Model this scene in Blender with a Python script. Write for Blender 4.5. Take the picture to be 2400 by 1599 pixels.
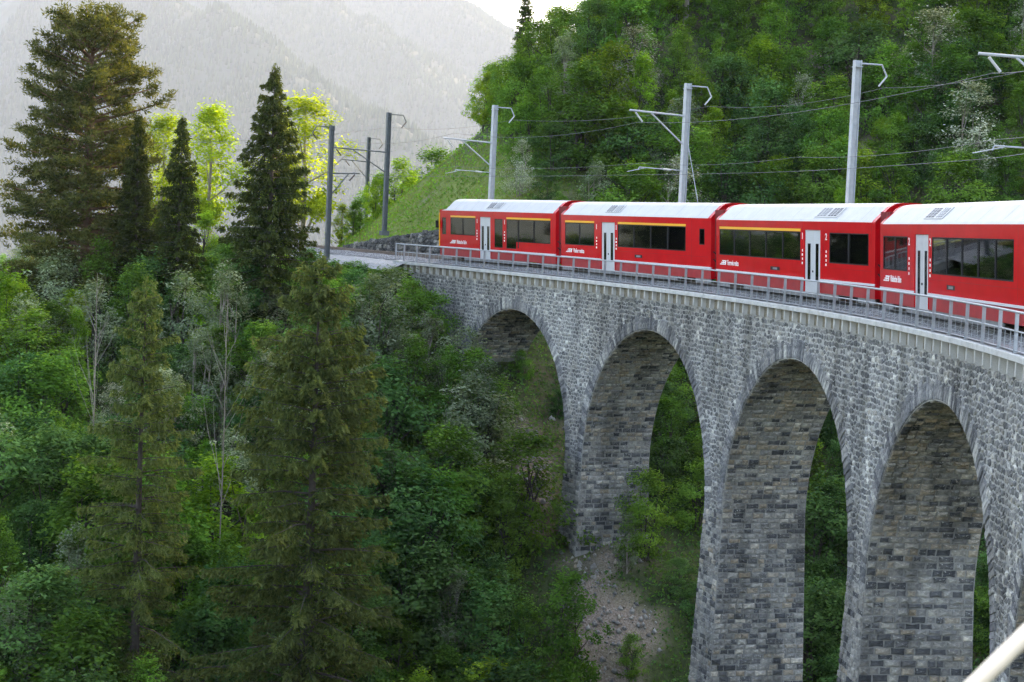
import bpy, math, random, time
import numpy as np
from mathutils import Matrix, Vector

T00 = time.time()
for o in list(bpy.data.objects):
    bpy.data.objects.remove(o)
sc = bpy.context.scene
COL = sc.collection
rnd = random.Random(7)
PI = math.pi

# ------------------------------------------------------------------ camera, sky, sun, exposure
CURVE_R, CAM_OFF, CAM_H = 106.86217, 1.25733, 2.42854
YAW, PITCH, ROLL = math.radians(30.12892), math.radians(-3.48774), math.radians(2.57776)
FPX = 4352.05                       # focal length in pixels of a 2400 px wide picture
CAMP = np.array([CURVE_R - CAM_OFF, 0.0, CAM_H])
RTH = np.array([math.cos(YAW), math.sin(YAW), 0.0])
FWH = np.array([-math.sin(YAW), math.cos(YAW), 0.0])
FW = FWH * math.cos(PITCH) + np.array([0, 0, math.sin(PITCH)])
_up = np.cross(RTH, FW)
RT = RTH * math.cos(ROLL) + _up * math.sin(ROLL)
UP = _up * math.cos(ROLL) - RTH * math.sin(ROLL)

cam_d = bpy.data.cameras.new('camera')
cam = bpy.data.objects.new('camera', cam_d)
COL.objects.link(cam)
cam.matrix_world = Matrix(((RT[0], UP[0], -FW[0], CAMP[0]), (RT[1], UP[1], -FW[1], CAMP[1]),
                           (RT[2], UP[2], -FW[2], CAMP[2]), (0, 0, 0, 1)))
cam_d.sensor_fit = 'HORIZONTAL'
cam_d.sensor_width = 36.0
cam_d.lens = FPX / 2400 * 36
cam_d.clip_start = 0.2
cam_d.clip_end = 20000
cam_d.dof.use_dof = True
cam_d.dof.focus_distance = 78.0
cam_d.dof.aperture_fstop = 9.0
sc.camera = cam

SUN_AZ = 41.0                       # degrees to the right of the viewing direction
SUN_EL = 23.0
_a = math.radians(SUN_AZ)
sdir = RTH * math.sin(_a) + FWH * math.cos(_a)
sdir = sdir * math.cos(math.radians(SUN_EL)) + np.array([0, 0, math.sin(math.radians(SUN_EL))])
sun_d = bpy.data.lights.new('sun', 'SUN')
sun_d.energy = 2.1
sun_d.angle = math.radians(0.5)
sun_d.color = (1.0, 0.86, 0.62)
sun = bpy.data.objects.new('sun', sun_d)
COL.objects.link(sun)
sun.rotation_euler = Vector(sdir).to_track_quat('Z', 'Y').to_euler()

world = bpy.data.worlds.new('World')
sc.world = world
world.use_nodes = True
wn = world.node_tree
sky = wn.nodes.new('ShaderNodeTexSky')
sky.sky_type = 'NISHITA'
sky.sun_disc = False
sky.sun_elevation = math.radians(SUN_EL)
sky.sun_rotation = math.atan2(sdir[0], sdir[1])
sky.altitude = 1000
sky.air_density = 0.8
sky.dust_density = 5.0
sky.ozone_density = 1.0
bg = wn.nodes['Background']
bg.inputs['Strength'].default_value = 0.15
wn.links.new(sky.outputs['Color'], bg.inputs['Color'])

vs = sc.view_settings
vs.view_transform = 'Standard'
vs.look = 'None'
vs.exposure = 3.0
vs.gamma = 1.0
vs.use_white_balance = True            # the camera's white balance, set for open shade
vs.white_balance_temperature = 8200
vs.white_balance_tint = 10
vs.use_curve_mapping = False
cy = sc.cycles
cy.use_denoising = True
cy.denoiser = 'OPENIMAGEDENOISE'
cy.denoising_input_passes = 'RGB_ALBEDO_NORMAL'
cy.denoising_prefilter = 'NONE'
cy.use_adaptive_sampling = True
cy.adaptive_threshold = 0.02
cy.max_bounces = 6
cy.diffuse_bounces = 4
cy.glossy_bounces = 2
cy.transmission_bounces = 3
cy.transparent_max_bounces = 12
cy.volume_bounces = 1
cy.sample_clamp_indirect = 6.0


def proj(P):
    d = np.asarray(P, float) - CAMP
    z = d @ FW
    z = np.where(np.abs(z) < 1e-6, 1e-6, z)
    return 1200 + FPX * (d @ RT) / z, 799.5 - FPX * (d @ UP) / z, z


def W2(u, v, z=0.0):
    u = np.asarray(u, float)
    v = np.asarray(v, float)
    z = np.asarray(z, float) + 0 * u
    P = CAMP[None] * np.array([1, 1, 0]) + u.reshape(-1, 1) * RTH + v.reshape(-1, 1) * FWH
    P[:, 2] = z.reshape(-1)
    return P


def UV(P):
    d = np.asarray(P) - CAMP
    return d @ RTH, d @ FWH


# ------------------------------------------------------------------ the line of the track
S1, S2 = 84.72895, 131.5975
TS = np.arange(-40, 300.01, 0.25)
_k = np.where(TS < S1, 1 / CURVE_R, np.where(TS < S2, (1 / CURVE_R) * (S2 - TS) / (S2 - S1), 0.0))
_i0 = int(np.argmin(abs(TS)))
_h = np.concatenate([[0], np.cumsum((_k[1:] + _k[:-1]) / 2 * 0.25)])
TH = _h - _h[_i0]
_x = np.concatenate([[0], np.cumsum(-(np.sin(TH[1:]) + np.sin(TH[:-1])) / 2 * 0.25)])
_y = np.concatenate([[0], np.cumsum((np.cos(TH[1:]) + np.cos(TH[:-1])) / 2 * 0.25)])
TX, TY = _x - _x[_i0] + CURVE_R, _y - _y[_i0]
GRADE = 0.00307


def trk(s, n, z):
    """point at s metres along the track, n metres to its inner side, z above the rail"""
    s = np.asarray(s, float)
    n = np.asarray(n, float)
    z = np.asarray(z, float)
    s, n, z = np.broadcast_arrays(s, n, z)
    a = np.interp(s, TS, TH)
    return np.stack([np.interp(s, TS, TX) - np.cos(a) * n, np.interp(s, TS, TY) - np.sin(a) * n, z + GRADE * s], -1)


# ------------------------------------------------------------------ mesh helpers
class MB:
    def __init__(self):
        self.v, self.f, self.t, self.n = [], [], [], 0

    def add(self, V, F, tint=0.5):
        V = np.asarray(V, float).reshape(-1, 3)
        self.v.append(V)
        b = self.n
        self.f += [tuple(i + b for i in q) for q in F]
        self.t.append(np.full(len(V), tint))
        self.n += len(V)

    def box(self, lo, hi, fn=None, tint=0.5):
        x0, y0, z0 = lo
        x1, y1, z1 = hi
        V = np.array([(x0, y0, z0), (x1, y0, z0), (x1, y1, z0), (x0, y1, z0), (x0, y0, z1), (x1, y0, z1), (x1, y1, z1), (x0, y1, z1)], float)
        if fn is not None:
            V = fn(V)
        self.add(V, [(0, 3, 2, 1), (4, 5, 6, 7), (0, 1, 5, 4), (1, 2, 6, 5), (2, 3, 7, 6), (3, 0, 4, 7)], tint)

    def tube(self, pts, radii, sides=6, tint=0.5):
        pts = np.asarray(pts, float)
        m = len(pts)
        radii = np.broadcast_to(np.asarray(radii, float), (m,))
        d = np.gradient(pts, axis=0)
        d /= np.linalg.norm(d, axis=1)[:, None] + 1e-9
        ref = np.array([0, 0, 1.0]) if abs(d[:, 2]).mean() < 0.8 else np.array([1.0, 0, 0])
        a = np.cross(d, ref)
        a /= np.linalg.norm(a, axis=1)[:, None] + 1e-9
        b = np.cross(d, a)
        an = np.arange(sides) * 2 * PI / sides
        V = pts[:, None] + radii[:, None, None] * (np.cos(an)[None, :, None] * a[:, None] + np.sin(an)[None, :, None] * b[:, None])
        F = []
        for i in range(m - 1):
            for j in range(sides):
                k = (j + 1) % sides
                F.append((i * sides + j, i * sides + k, (i + 1) * sides + k, (i + 1) * sides + j))
        F.append(tuple(range(sides)))
        F.append(tuple((m - 1) * sides + j for j in range(sides - 1, -1, -1)))
        self.add(V.reshape(-1, 3), F, tint)

    def build(self, name, mat, parent=None, smooth=False):
        V = np.concatenate(self.v) if self.v else np.zeros((0, 3))
        return mesh_obj(name, V, self.f, mat, parent, smooth, np.concatenate(self.t) if self.t else None)


def mesh_obj(name, V, F, mat, parent=None, smooth=False, tint=None):
    me = bpy.data.meshes.new(name)
    V = np.asarray(V, np.float32)
    if isinstance(F, np.ndarray):
        nf, k = F.shape
        me.vertices.add(len(V))
        me.vertices.foreach_set('co', V.ravel())
        me.loops.add(nf * k)
        me.loops.foreach_set('vertex_index', F.astype(np.int32).ravel())
        me.polygons.add(nf)
        me.polygons.foreach_set('loop_start', (np.arange(nf) * k).astype(np.int32))
        me.update(calc_edges=True)
    else:
        me.from_pydata(V.tolist(), [], F)
    if tint is not None:
        at = me.attributes.new('tint', 'FLOAT', 'POINT')
        at.data.foreach_set('value', np.asarray(tint, np.float32))
    if smooth:
        me.polygons.foreach_set('use_smooth', np.ones(len(me.polygons), bool))
    if mat:
        me.materials.append(mat)
    o = bpy.data.objects.new(name, me)
    COL.objects.link(o)
    if parent:
        o.parent = parent
    return o


def empty(name, loc=(0, 0, 0)):
    o = bpy.data.objects.new(name, None)
    o.location = loc
    o.empty_display_size = 0.3
    COL.objects.link(o)
    return o


def tag(o, label=None, cat=None, group=None, kind=None):
    if label:
        o['label'] = label
    if cat:
        o['category'] = cat
    if group:
        o['group'] = group
    if kind:
        o['kind'] = kind
    return o


def vnoise(x, y, seed=0):
    """cheap smooth value noise, -1..1"""
    x = np.asarray(x, float)
    y = np.asarray(y, float)
    xi, yi = np.floor(x).astype(np.int64), np.floor(y).astype(np.int64)
    fx, fy = x - xi, y - yi
    fx, fy = fx * fx * (3 - 2 * fx), fy * fy * (3 - 2 * fy)

    def hsh(a, b):
        h = (a * 374761393 + b * 668265263 + seed * 1442695041) & 0xffffffff
        h = ((h ^ (h >> 13)) * 1274126177) & 0xffffffff
        return ((h ^ (h >> 16)) & 0xffff) / 32767.5 - 1
    return ((hsh(xi, yi) * (1 - fx) + hsh(xi + 1, yi) * fx) * (1 - fy) + (hsh(xi, yi + 1) * (1 - fx) + hsh(xi + 1, yi + 1) * fx) * fy)


def fbm(x, y, seed=0, oct=4):
    r, a = 0, 1.0
    for i in range(oct):
        r = r + a * vnoise(x * 2 ** i, y * 2 ** i, seed + i * 17)
        a *= 0.5
    return r


# ------------------------------------------------------------------ materials
def mat(name, col=(0.5, 0.5, 0.5), rough=0.6, metal=0.0, coat=0.0, spec=0.5):
    m = bpy.data.materials.new(name)
    m.use_nodes = True
    b = m.node_tree.nodes['Principled BSDF']
    b.inputs['Base Color'].default_value = (*col, 1)
    b.inputs['Roughness'].default_value = rough
    b.inputs['Metallic'].default_value = metal
    b.inputs['Coat Weight'].default_value = coat
    b.inputs['Coat Roughness'].default_value = 0.05
    b.inputs['Specular IOR Level'].default_value = spec
    return m


def N(m, t, **kw):
    n = m.node_tree.nodes.new(t)
    for k, v in kw.items():
        setattr(n, k, v)
    return n


def L(m, a, b):
    m.node_tree.links.new(a, b)


def ramp(m, fac, stops):
    r = N(m, 'ShaderNodeValToRGB')
    while len(r.color_ramp.elements) < len(stops):
        r.color_ramp.elements.new(0.5)
    for e, (p, c) in zip(r.color_ramp.elements, stops):
        e.position = p
        e.color = (*c, 1)
    L(m, fac, r.inputs[0])
    return r.outputs[0]


def noise(m, scale, detail=4, rough=0.6, coord='Object'):
    tc = N(m, 'ShaderNodeTexCoord')
    n = N(m, 'ShaderNodeTexNoise')
    n.inputs['Scale'].default_value = scale
    n.inputs['Detail'].default_value = detail
    n.inputs['Roughness'].default_value = rough
    L(m, tc.outputs[coord], n.inputs['Vector'])
    return n.outputs['Fac']


def mixc(m, fac, a, b, mode='MIX'):
    x = N(m, 'ShaderNodeMix', data_type='RGBA', blend_type=mode)
    for sock, val in ((x.inputs[0], fac), (x.inputs[6], a), (x.inputs[7], b)):
        if hasattr(val, 'links'):
            L(m, val, sock)
        elif isinstance(val, (int, float)):
            sock.default_value = val
        else:
            sock.default_value = (*val, 1)
    return x.outputs[2]


def bump(m, h, strength=0.4, dist=0.02):
    b = N(m, 'ShaderNodeBump')
    b.inputs['Strength'].default_value = strength
    b.inputs['Distance'].default_value = dist
    L(m, h, b.inputs['Height'])
    L(m, b.outputs[0], m.node_tree.nodes['Principled BSDF'].inputs['Normal'])


def base(m, sock):
    L(m, sock, m.node_tree.nodes['Principled BSDF'].inputs['Base Color'])


def worn(name, col, rough, amt=0.25, scale=3.0, metal=0.0, coat=0.0):
    m = mat(name, col, rough, metal, coat)
    n = noise(m, scale, 6)
    dark = tuple(c * (1 - amt) for c in col)
    lite = tuple(min(1, c * (1 + amt * 0.6)) for c in col)
    base(m, ramp(m, n, [(0.3, dark), (0.7, lite)]))
    return m


def streaks(m, c):
    """weather staining: long vertical water marks and broad damp patches"""
    g = N(m, 'ShaderNodeNewGeometry')
    mp = N(m, 'ShaderNodeMapping')
    mp.inputs['Scale'].default_value = (0.9, 0.9, 0.10)
    L(m, g.outputs['Position'], mp.inputs['Vector'])
    n = N(m, 'ShaderNodeTexNoise')
    n.inputs['Scale'].default_value = 1.0
    n.inputs['Detail'].default_value = 5
    L(m, mp.outputs[0], n.inputs['Vector'])
    c = mixc(m, 0.8, c, ramp(m, n.outputs['Fac'], [(0.34, (0.55, 0.55, 0.53)), (0.5, (1, 1, 1)), (0.66, (1.25, 1.24, 1.2))]), 'MULTIPLY')
    n2 = N(m, 'ShaderNodeTexNoise')
    n2.inputs['Scale'].default_value = 0.22
    n2.inputs['Detail'].default_value = 4
    L(m, g.outputs['Position'], n2.inputs['Vector'])
    return mixc(m, 0.7, c, ramp(m, n2.outputs['Fac'], [(0.36, (0.72, 0.70, 0.66)), (0.6, (1.12, 1.12, 1.1))]), 'MULTIPLY')


def stone_mat(name, stops, scale=9.0):
    m = mat(name, (0.2, 0.2, 0.2), 0.92, spec=0.25)
    at = N(m, 'ShaderNodeAttribute', attribute_name='tint')
    c = ramp(m, at.outputs['Fac'], stops)
    n1 = noise(m, scale, 6, 0.65)
    n2 = noise(m, 2.2, 3, 0.6)
    c = mixc(m, 0.75, c, ramp(m, n1, [(0.30, (0.35, 0.35, 0.36)), (0.52, (1, 1, 1)), (0.78, (1.6, 1.58, 1.5))]), 'MULTIPLY')
    c = mixc(m, 0.35, c, ramp(m, n2, [(0.35, (0.55, 0.55, 0.58)), (0.65, (1.25, 1.2, 1.12))]), 'MULTIPLY')
    fl = noise(m, 13.0, 5, 0.75)
    ml = N(m, 'ShaderNodeMath', operation='MULTIPLY')
    ml.inputs[1].default_value = 37.7
    fc = N(m, 'ShaderNodeMath', operation='FRACT')
    L(m, at.outputs['Fac'], ml.inputs[0])
    L(m, ml.outputs[0], fc.inputs[0])
    gate = ramp(m, fc.outputs[0], [(0.45, (0, 0, 0)), (0.6, (1, 1, 1))])
    fleck = mixc(m, 1.0, ramp(m, fl, [(0.56, (0, 0, 0)), (0.63, (1, 1, 1))]), gate, 'MULTIPLY')
    c = mixc(m, fleck, c, (0.46, 0.45, 0.43))
    c = streaks(m, c)
    base(m, c)
    bump(m, n1, 0.7, 0.03)
    return m


M = {}
M['rubble'] = stone_mat('rubble stone', [(0.0, (0.11, 0.112, 0.118)), (0.45, (0.19, 0.192, 0.196)), (0.72, (0.28, 0.278, 0.272)), (0.86, (0.27, 0.25, 0.215)), (0.93, (0.42, 0.41, 0.39)), (1.0, (0.62, 0.61, 0.58))])
M['block'] = stone_mat('squared stone block', [(0.0, (0.06, 0.064, 0.07)), (0.25, (0.11, 0.112, 0.118)), (0.55, (0.24, 0.235, 0.225)), (0.85, (0.35, 0.34, 0.315)), (0.93, (0.3, 0.25, 0.19)), (1.0, (0.5, 0.47, 0.42))], 7.0)
M['voussoir'] = stone_mat('arch ring stone', [(0.0, (0.11, 0.114, 0.125)), (0.5, (0.21, 0.214, 0.225)), (0.85, (0.3, 0.3, 0.3)), (1.0, (0.48, 0.48, 0.46))])
M['darkstone'] = stone_mat('dark retaining wall stone', [(0.0, (0.05, 0.05, 0.052)), (0.6, (0.11, 0.11, 0.108)), (0.9, (0.18, 0.17, 0.155)), (1.0, (0.3, 0.29, 0.27))])
m = M['mortar'] = mat('lime mortar', (0.36, 0.355, 0.34), 0.95, spec=0.2)
n1 = noise(m, 5, 6)
base(m, streaks(m, ramp(m, n1, [(0.3, (0.25, 0.25, 0.24)), (0.55, (0.40, 0.395, 0.38)), (0.8, (0.52, 0.51, 0.49))])))
bump(m, n1, 0.5, 0.03)
m = M['mortar_grey'] = mat('grey pier mortar', (0.27, 0.265, 0.255), 0.95, spec=0.2)
n1 = noise(m, 4, 6)
base(m, streaks(m, ramp(m, n1, [(0.3, (0.2, 0.197, 0.19)), (0.7, (0.33, 0.325, 0.31))])))
bump(m, n1, 0.5, 0.03)
m = M['concrete'] = mat('pale concrete', (0.5, 0.49, 0.47), 0.85, spec=0.3)
n1 = noise(m, 2.5, 8, 0.7)
n2 = noise(m, 30, 3)
c = ramp(m, n1, [(0.28, (0.36, 0.35, 0.33)), (0.5, (0.54, 0.53, 0.51)), (0.75, (0.62, 0.61, 0.59))])
c = mixc(m, 0.3, c, ramp(m, n2, [(0.35, (0.7, 0.7, 0.7)), (0.65, (1.1, 1.1, 1.1))]), 'MULTIPLY')
base(m, c)
bump(m, n2, 0.25, 0.01)
m = M['pebble'] = mat('washed pebble concrete', (0.3, 0.27, 0.22), 0.9)
n2 = noise(m, 28, 4)
base(m, ramp(m, n2, [(0.3, (0.12, 0.105, 0.08)), (0.55, (0.25, 0.215, 0.16)), (0.75, (0.36, 0.32, 0.26))]))
bump(m, n2, 0.6, 0.02)
M['galv'] = worn('galvanised steel', (0.40, 0.42, 0.44), 0.5, 0.2, 4.0, metal=0.35)
M['mastpaint'] = worn('grey painted mast steel', (0.42, 0.44, 0.46), 0.5, 0.15, 3.0, metal=0.1)
M['mastdark'] = worn('weathered dark mast steel', (0.10, 0.115, 0.12), 0.6, 0.25, 3.0, metal=0.2)
M['wire'] = mat('overhead wire', (0.10, 0.10, 0.10), 0.5, 0.5)
M['insul'] = mat('grey insulator', (0.5, 0.5, 0.48), 0.3)
M['insuldark'] = mat('brown insulator', (0.05, 0.035, 0.03), 0.3)
M['rail'] = worn('rail steel', (0.16, 0.12, 0.10), 0.5, 0.3, 6, metal=0.5)
M['sleeper'] = worn('sleeper steel', (0.12, 0.10, 0.09), 0.8, 0.3, 5)
m = M['ballast'] = mat('ballast', (0.2, 0.2, 0.2), 0.95)
tc = N(m, 'ShaderNodeTexCoord')
vo = N(m, 'ShaderNodeTexVoronoi')
vo.inputs['Scale'].default_value = 14
L(m, tc.outputs['Object'], vo.inputs['Vector'])
base(m, ramp(m, vo.outputs['Color'], [(0.2, (0.10, 0.10, 0.105)), (0.6, (0.22, 0.22, 0.225)), (0.9, (0.36, 0.36, 0.36))]))
bump(m, vo.outputs['Distance'], 1.0, 0.05)
M['gravel'] = worn('pale walkway gravel', (0.33, 0.33, 0.325), 0.95, 0.45, 22)

# carriage
m = M['red'] = mat('red carriage paint', (0.55, 0.004, 0.010), 0.32, coat=0.12, spec=0.12)
n1 = noise(m, 1.2, 5)
base(m, ramp(m, n1, [(0.3, (0.50, 0.003, 0.008)), (0.7, (0.60, 0.005, 0.011))]))
L(m, ramp(m, noise(m, 3, 4), [(0.3, (0.22, 0.22, 0.22)), (0.8, (0.28, 0.28, 0.28))]), m.node_tree.nodes['Principled BSDF'].inputs['Roughness'])
M['redseam'] = mat('dark panel joint', (0.16, 0.003, 0.006), 0.6, spec=0.1)
M['redlow'] = worn('dusty red lower panel paint', (0.36, 0.012, 0.018), 0.5, 0.2, 3.0)
M['white'] = worn('white roof paint', (0.50, 0.493, 0.485), 0.5, 0.10, 1.6)
M['roofjoint'] = mat('grey roof joint sealant', (0.36, 0.36, 0.36), 0.7)
M['stripe'] = mat('light grey stripe paint', (0.6, 0.6, 0.62), 0.4)
M['door'] = worn('light grey door paint', (0.52, 0.53, 0.55), 0.35, 0.06, 2.0)
M['yellow'] = mat('yellow first class stripe', (0.85, 0.42, 0.01), 0.4)
M['seal'] = mat('black window rubber', (0.012, 0.012, 0.013), 0.6, spec=0.08)
M['grey'] = worn('grey underframe paint', (0.2, 0.205, 0.21), 0.6, 0.25, 3.0)
M['under'] = worn('dirty bogie steel', (0.035, 0.032, 0.03), 0.8, 0.4, 4.0)
M['bellows'] = mat('dark red gangway bellows', (0.22, 0.008, 0.012), 0.6)
M['print'] = mat('white lettering', (0.82, 0.82, 0.82), 0.5)
M['interior'] = mat('pale interior lining', (0.6, 0.6, 0.56), 0.7)
M['floor'] = mat('dark interior floor', (0.08, 0.08, 0.09), 0.7)
M['seat'] = mat('dark seat cloth', (0.035, 0.04, 0.055), 0.8)
M['headrest'] = mat('pale headrest cover', (0.55, 0.55, 0.52), 0.7)
M['grille'] = mat('dark roof grille', (0.06, 0.06, 0.065), 0.6)
m = M['glass'] = bpy.data.materials.new('tinted window glass')
m.use_nodes = True
m.node_tree.nodes.remove(m.node_tree.nodes['Principled BSDF'])
tr = N(m, 'ShaderNodeBsdfTransparent')
tr.inputs[0].default_value = (0.92, 0.95, 0.86, 1)
gl = N(m, 'ShaderNodeBsdfGlossy')
gl.inputs['Roughness'].default_value = 0.02
fr = N(m, 'ShaderNodeFresnel')
fr.inputs['IOR'].default_value = 1.75
mx = N(m, 'ShaderNodeMixShader')
L(m, fr.outputs[0], mx.inputs[0])
L(m, tr.outputs[0], mx.inputs[1])
L(m, gl.outputs[0], mx.inputs[2])
L(m, mx.outputs[0], m.node_tree.nodes['Material Output'].inputs[0])


def leaf_mat(name, dark, light, trans=0.35, hue=0.018):
    m = bpy.data.materials.new(name)
    m.use_nodes = True
    nt = m.node_tree
    nt.nodes.remove(nt.nodes['Principled BSDF'])
    at = N(m, 'ShaderNodeAttribute', attribute_name='tint')
    c = ramp(m, at.outputs['Fac'], [(0.0, dark), (1.0, light)])
    oi = N(m, 'ShaderNodeObjectInfo')
    hs = N(m, 'ShaderNodeHueSaturation')
    mr = N(m, 'ShaderNodeMapRange')
    mr.inputs['To Min'].default_value = 0.5 - hue * 0.6
    mr.inputs['To Max'].default_value = 0.5 + hue
    L(m, oi.outputs['Random'], mr.inputs['Value'])
    L(m, mr.outputs[0], hs.inputs['Hue'])
    mv = N(m, 'ShaderNodeMapRange')
    mv.inputs['To Min'].default_value = 0.72
    mv.inputs['To Max'].default_value = 1.3
    mu = N(m, 'ShaderNodeMath', operation='MULTIPLY')
    mu.inputs[1].default_value = 7.31
    fm = N(m, 'ShaderNodeMath', operation='FRACT')
    L(m, oi.outputs['Random'], mu.inputs[0])
    L(m, mu.outputs[0], fm.inputs[0])
    L(m, fm.outputs[0], mv.inputs['Value'])
    L(m, mv.outputs[0], hs.inputs['Value'])
    L(m, c, hs.inputs['Color'])
    d = N(m, 'ShaderNodeBsdfDiffuse')
    t = N(m, 'ShaderNodeBsdfTranslucent')
    x = N(m, 'ShaderNodeMixShader')
    x.inputs[0].default_value = trans
    L(m, hs.outputs[0], d.inputs[0])
    yel = mixc(m, 1.0, hs.outputs[0], (1.35, 1.25, 0.5), 'MULTIPLY')
    L(m, yel, t.inputs[0])
    L(m, d.outputs[0], x.inputs[1])
    L(m, t.outputs[0], x.inputs[2])
    L(m, x.outputs[0], nt.nodes['Material Output'].inputs[0])
    return m


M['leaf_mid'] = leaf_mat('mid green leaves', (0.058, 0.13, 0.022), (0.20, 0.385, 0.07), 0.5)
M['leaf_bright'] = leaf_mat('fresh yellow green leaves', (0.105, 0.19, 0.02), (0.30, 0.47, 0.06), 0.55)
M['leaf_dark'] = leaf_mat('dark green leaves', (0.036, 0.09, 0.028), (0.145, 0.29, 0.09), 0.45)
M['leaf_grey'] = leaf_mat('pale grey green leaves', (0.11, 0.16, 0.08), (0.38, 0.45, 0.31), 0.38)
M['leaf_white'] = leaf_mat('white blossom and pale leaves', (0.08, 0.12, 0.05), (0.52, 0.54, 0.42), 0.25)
M['leaf_glow'] = leaf_mat('sunlit yellow green leaves', (0.15, 0.24, 0.02), (0.38, 0.52, 0.05), 0.58)  # backlit glow put into the colour: lighter and yellower than the other leaves
M['needle'] = leaf_mat('dark spruce needles', (0.02, 0.04, 0.014), (0.10, 0.125, 0.035), 0.3, 0.01)
M['needle_brown'] = leaf_mat('olive brown spruce needles', (0.044, 0.074, 0.026), (0.165, 0.20, 0.07), 0.42, 0.01)
M['needle_pine'] = leaf_mat('brownish pine needles', (0.03, 0.045, 0.015), (0.155, 0.16, 0.055), 0.35, 0.01)
M['grass'] = leaf_mat('meadow grass', (0.13, 0.19, 0.04), (0.31, 0.39, 0.08), 0.4, 0.0)
M['bark'] = worn('grey brown bark', (0.065, 0.052, 0.042), 0.9, 0.35, 6)
M['bark_pine'] = worn('reddish pine bark', (0.15, 0.085, 0.05), 0.9, 0.3, 5)
M['bark_pale'] = worn('pale dead bark', (0.25, 0.215, 0.17), 0.9, 0.25, 6)
M['forest'] = leaf_mat('far forest needles', (0.025, 0.045, 0.022), (0.07, 0.10, 0.04), 0.15, 0.0)

# ------------------------------------------------------------------ terrain
HILL = np.array([(-2.2, 121.6), (-5.2, 127.4), (-12.3, 142.0), (-15.5, 150), (-15.5, 160), (-11, 173), (-2, 190), (12, 215), (30, 245), (80, 300), (200, 380), (400, 430),
                 (430, 0), (430, -200), (150, -120), (112, 0), (100, 45), (86, 72), (70, 94), (52, 113), (34, 124), (18, 128), (6, 127)])
BENCH = np.array([(-7.8, 119.2), (-11.5, 126.0), (-18.3, 138.9), (-30, 161), (-36, 175), (-30, 195), (-8, 225), (30, 265), (80, 320), (200, 400), (420, 450),
                  (450, 0), (450, -200), (150, -125), (110, 0), (98, 45), (84, 71), (68, 92.5), (51, 111), (33.5, 121.5), (18, 125), (7, 124), (-1.5, 120.0)])


def sdf(poly, u, v):
    d = np.full(u.shape, 1e9)
    ins = np.zeros(u.shape, bool)
    n = len(poly)
    for i in range(n):
        a, b = poly[i], poly[(i + 1) % n]
        e = b - a
        t = np.clip(((u - a[0]) * e[0] + (v - a[1]) * e[1]) / (e @ e), 0, 1)
        d = np.minimum(d, np.hypot(u - a[0] - t * e[0], v - a[1] - t * e[1]))
        c = ((a[1] > v) != (b[1] > v)) & (u < (b[0] - a[0]) * (v - a[1]) / (b[1] - a[1] + 1e-12) + a[0])
        ins ^= c
    return np.where(ins, d, -d)


def ground(u, v):
    u = np.asarray(u, float)
    v = np.asarray(v, float)
    dh = sdf(HILL, u, v)
    db = sdf(BENCH, u, v)
    nz = fbm(u / 14, v / 14, 3) * 1.3 + fbm(u / 4, v / 4, 9, 3) * 0.35
    up = np.maximum(dh, 0)
    hill = 0.86 * up + nz * np.clip(up / 12, 0.0, 1) * 0.9
    k = np.interp(u, [-60, -26, -12, 0, 6], [0.30, 0.36, 0.44, 0.60, 0.63])
    dn = np.maximum(-db, 0)
    low = -k * dn + nz * np.clip(dn / 8, 0, 1)
    z = -0.72 + np.where(dh > 0, hill, 0) + np.where(db < 0, low, 0)
    z = z + 1.6 * np.exp(-(((u - 5) / 7) ** 2 + ((v - 98) / 7) ** 2))
    near = np.minimum(-2.0, -40 + 0.75 * (42 - v)) + nz
    floor = -44 + 0.02 * u
    z = np.maximum(z, np.where(v < 50, np.maximum(near, floor), floor))
    return z


gu = np.concatenate([np.linspace(-420, -75, 40, endpoint=False), np.linspace(-75, 95, 150, endpoint=False), np.linspace(95, 440, 60)])
gv = np.concatenate([np.linspace(-180, 40, 36, endpoint=False), np.linspace(40, 190, 140, endpoint=False), np.linspace(190, 440, 60)])
GU, GV = np.meshgrid(gu, gv)
GZ = ground(GU, GV)
_far = np.clip((GV - 200) / 120, 0, 1) * (GU < 40)
GZ = GZ - 60 * _far * np.clip((40 - GU) / 80, 0, 1)
_edge = np.maximum.reduce([np.clip((GU + 420) / -60 + 1, 0, 1), np.clip((GV - 400) / 40, 0, 1)])
GZ = GZ - 120 * _edge
P = W2(GU.ravel(), GV.ravel(), GZ.ravel())
nr, nc = GU.shape
idx = np.arange(nr * nc).reshape(nr, nc)
F = np.stack([idx[:-1, :-1], idx[:-1, 1:], idx[1:, 1:], idx[1:, :-1]], -1).reshape(-1, 4)
# ground material: soil, leaf litter and moss, scree near the first pier, grass on the cutting
m = M['ground'] = mat('soil and leaf litter', (0.06, 0.05, 0.03), 0.95, spec=0.2)
n1 = noise(m, 0.35, 6)
n2 = noise(m, 3.0, 6)
n3 = noise(m, 11.0, 4)
c = ramp(m, n1, [(0.35, (0.03, 0.045, 0.016)), (0.5, (0.055, 0.075, 0.024)), (0.65, (0.085, 0.072, 0.04))])
c = mixc(m, 0.6, c, ramp(m, n2, [(0.3, (0.4, 0.4, 0.4)), (0.7, (1.5, 1.5, 1.4))]), 'MULTIPLY')
atg = N(m, 'ShaderNodeAttribute', attribute_name='grassy')
ats = N(m, 'ShaderNodeAttribute', attribute_name='scree')
c = mixc(m, atg.outputs['Fac'], c, ramp(m, n2, [(0.3, (0.12, 0.165, 0.04)), (0.7, (0.21, 0.26, 0.065))]))
scr = ramp(m, n3, [(0.3, (0.12, 0.09, 0.065)), (0.5, (0.25, 0.2, 0.155)), (0.72, (0.36, 0.31, 0.26))])
c = mixc(m, ats.outputs['Fac'], c, scr)
base(m, c)
bump(m, n2, 0.8, 0.15)
gr_o = mesh_obj('ground', P, F, M['ground'], smooth=True)
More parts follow.
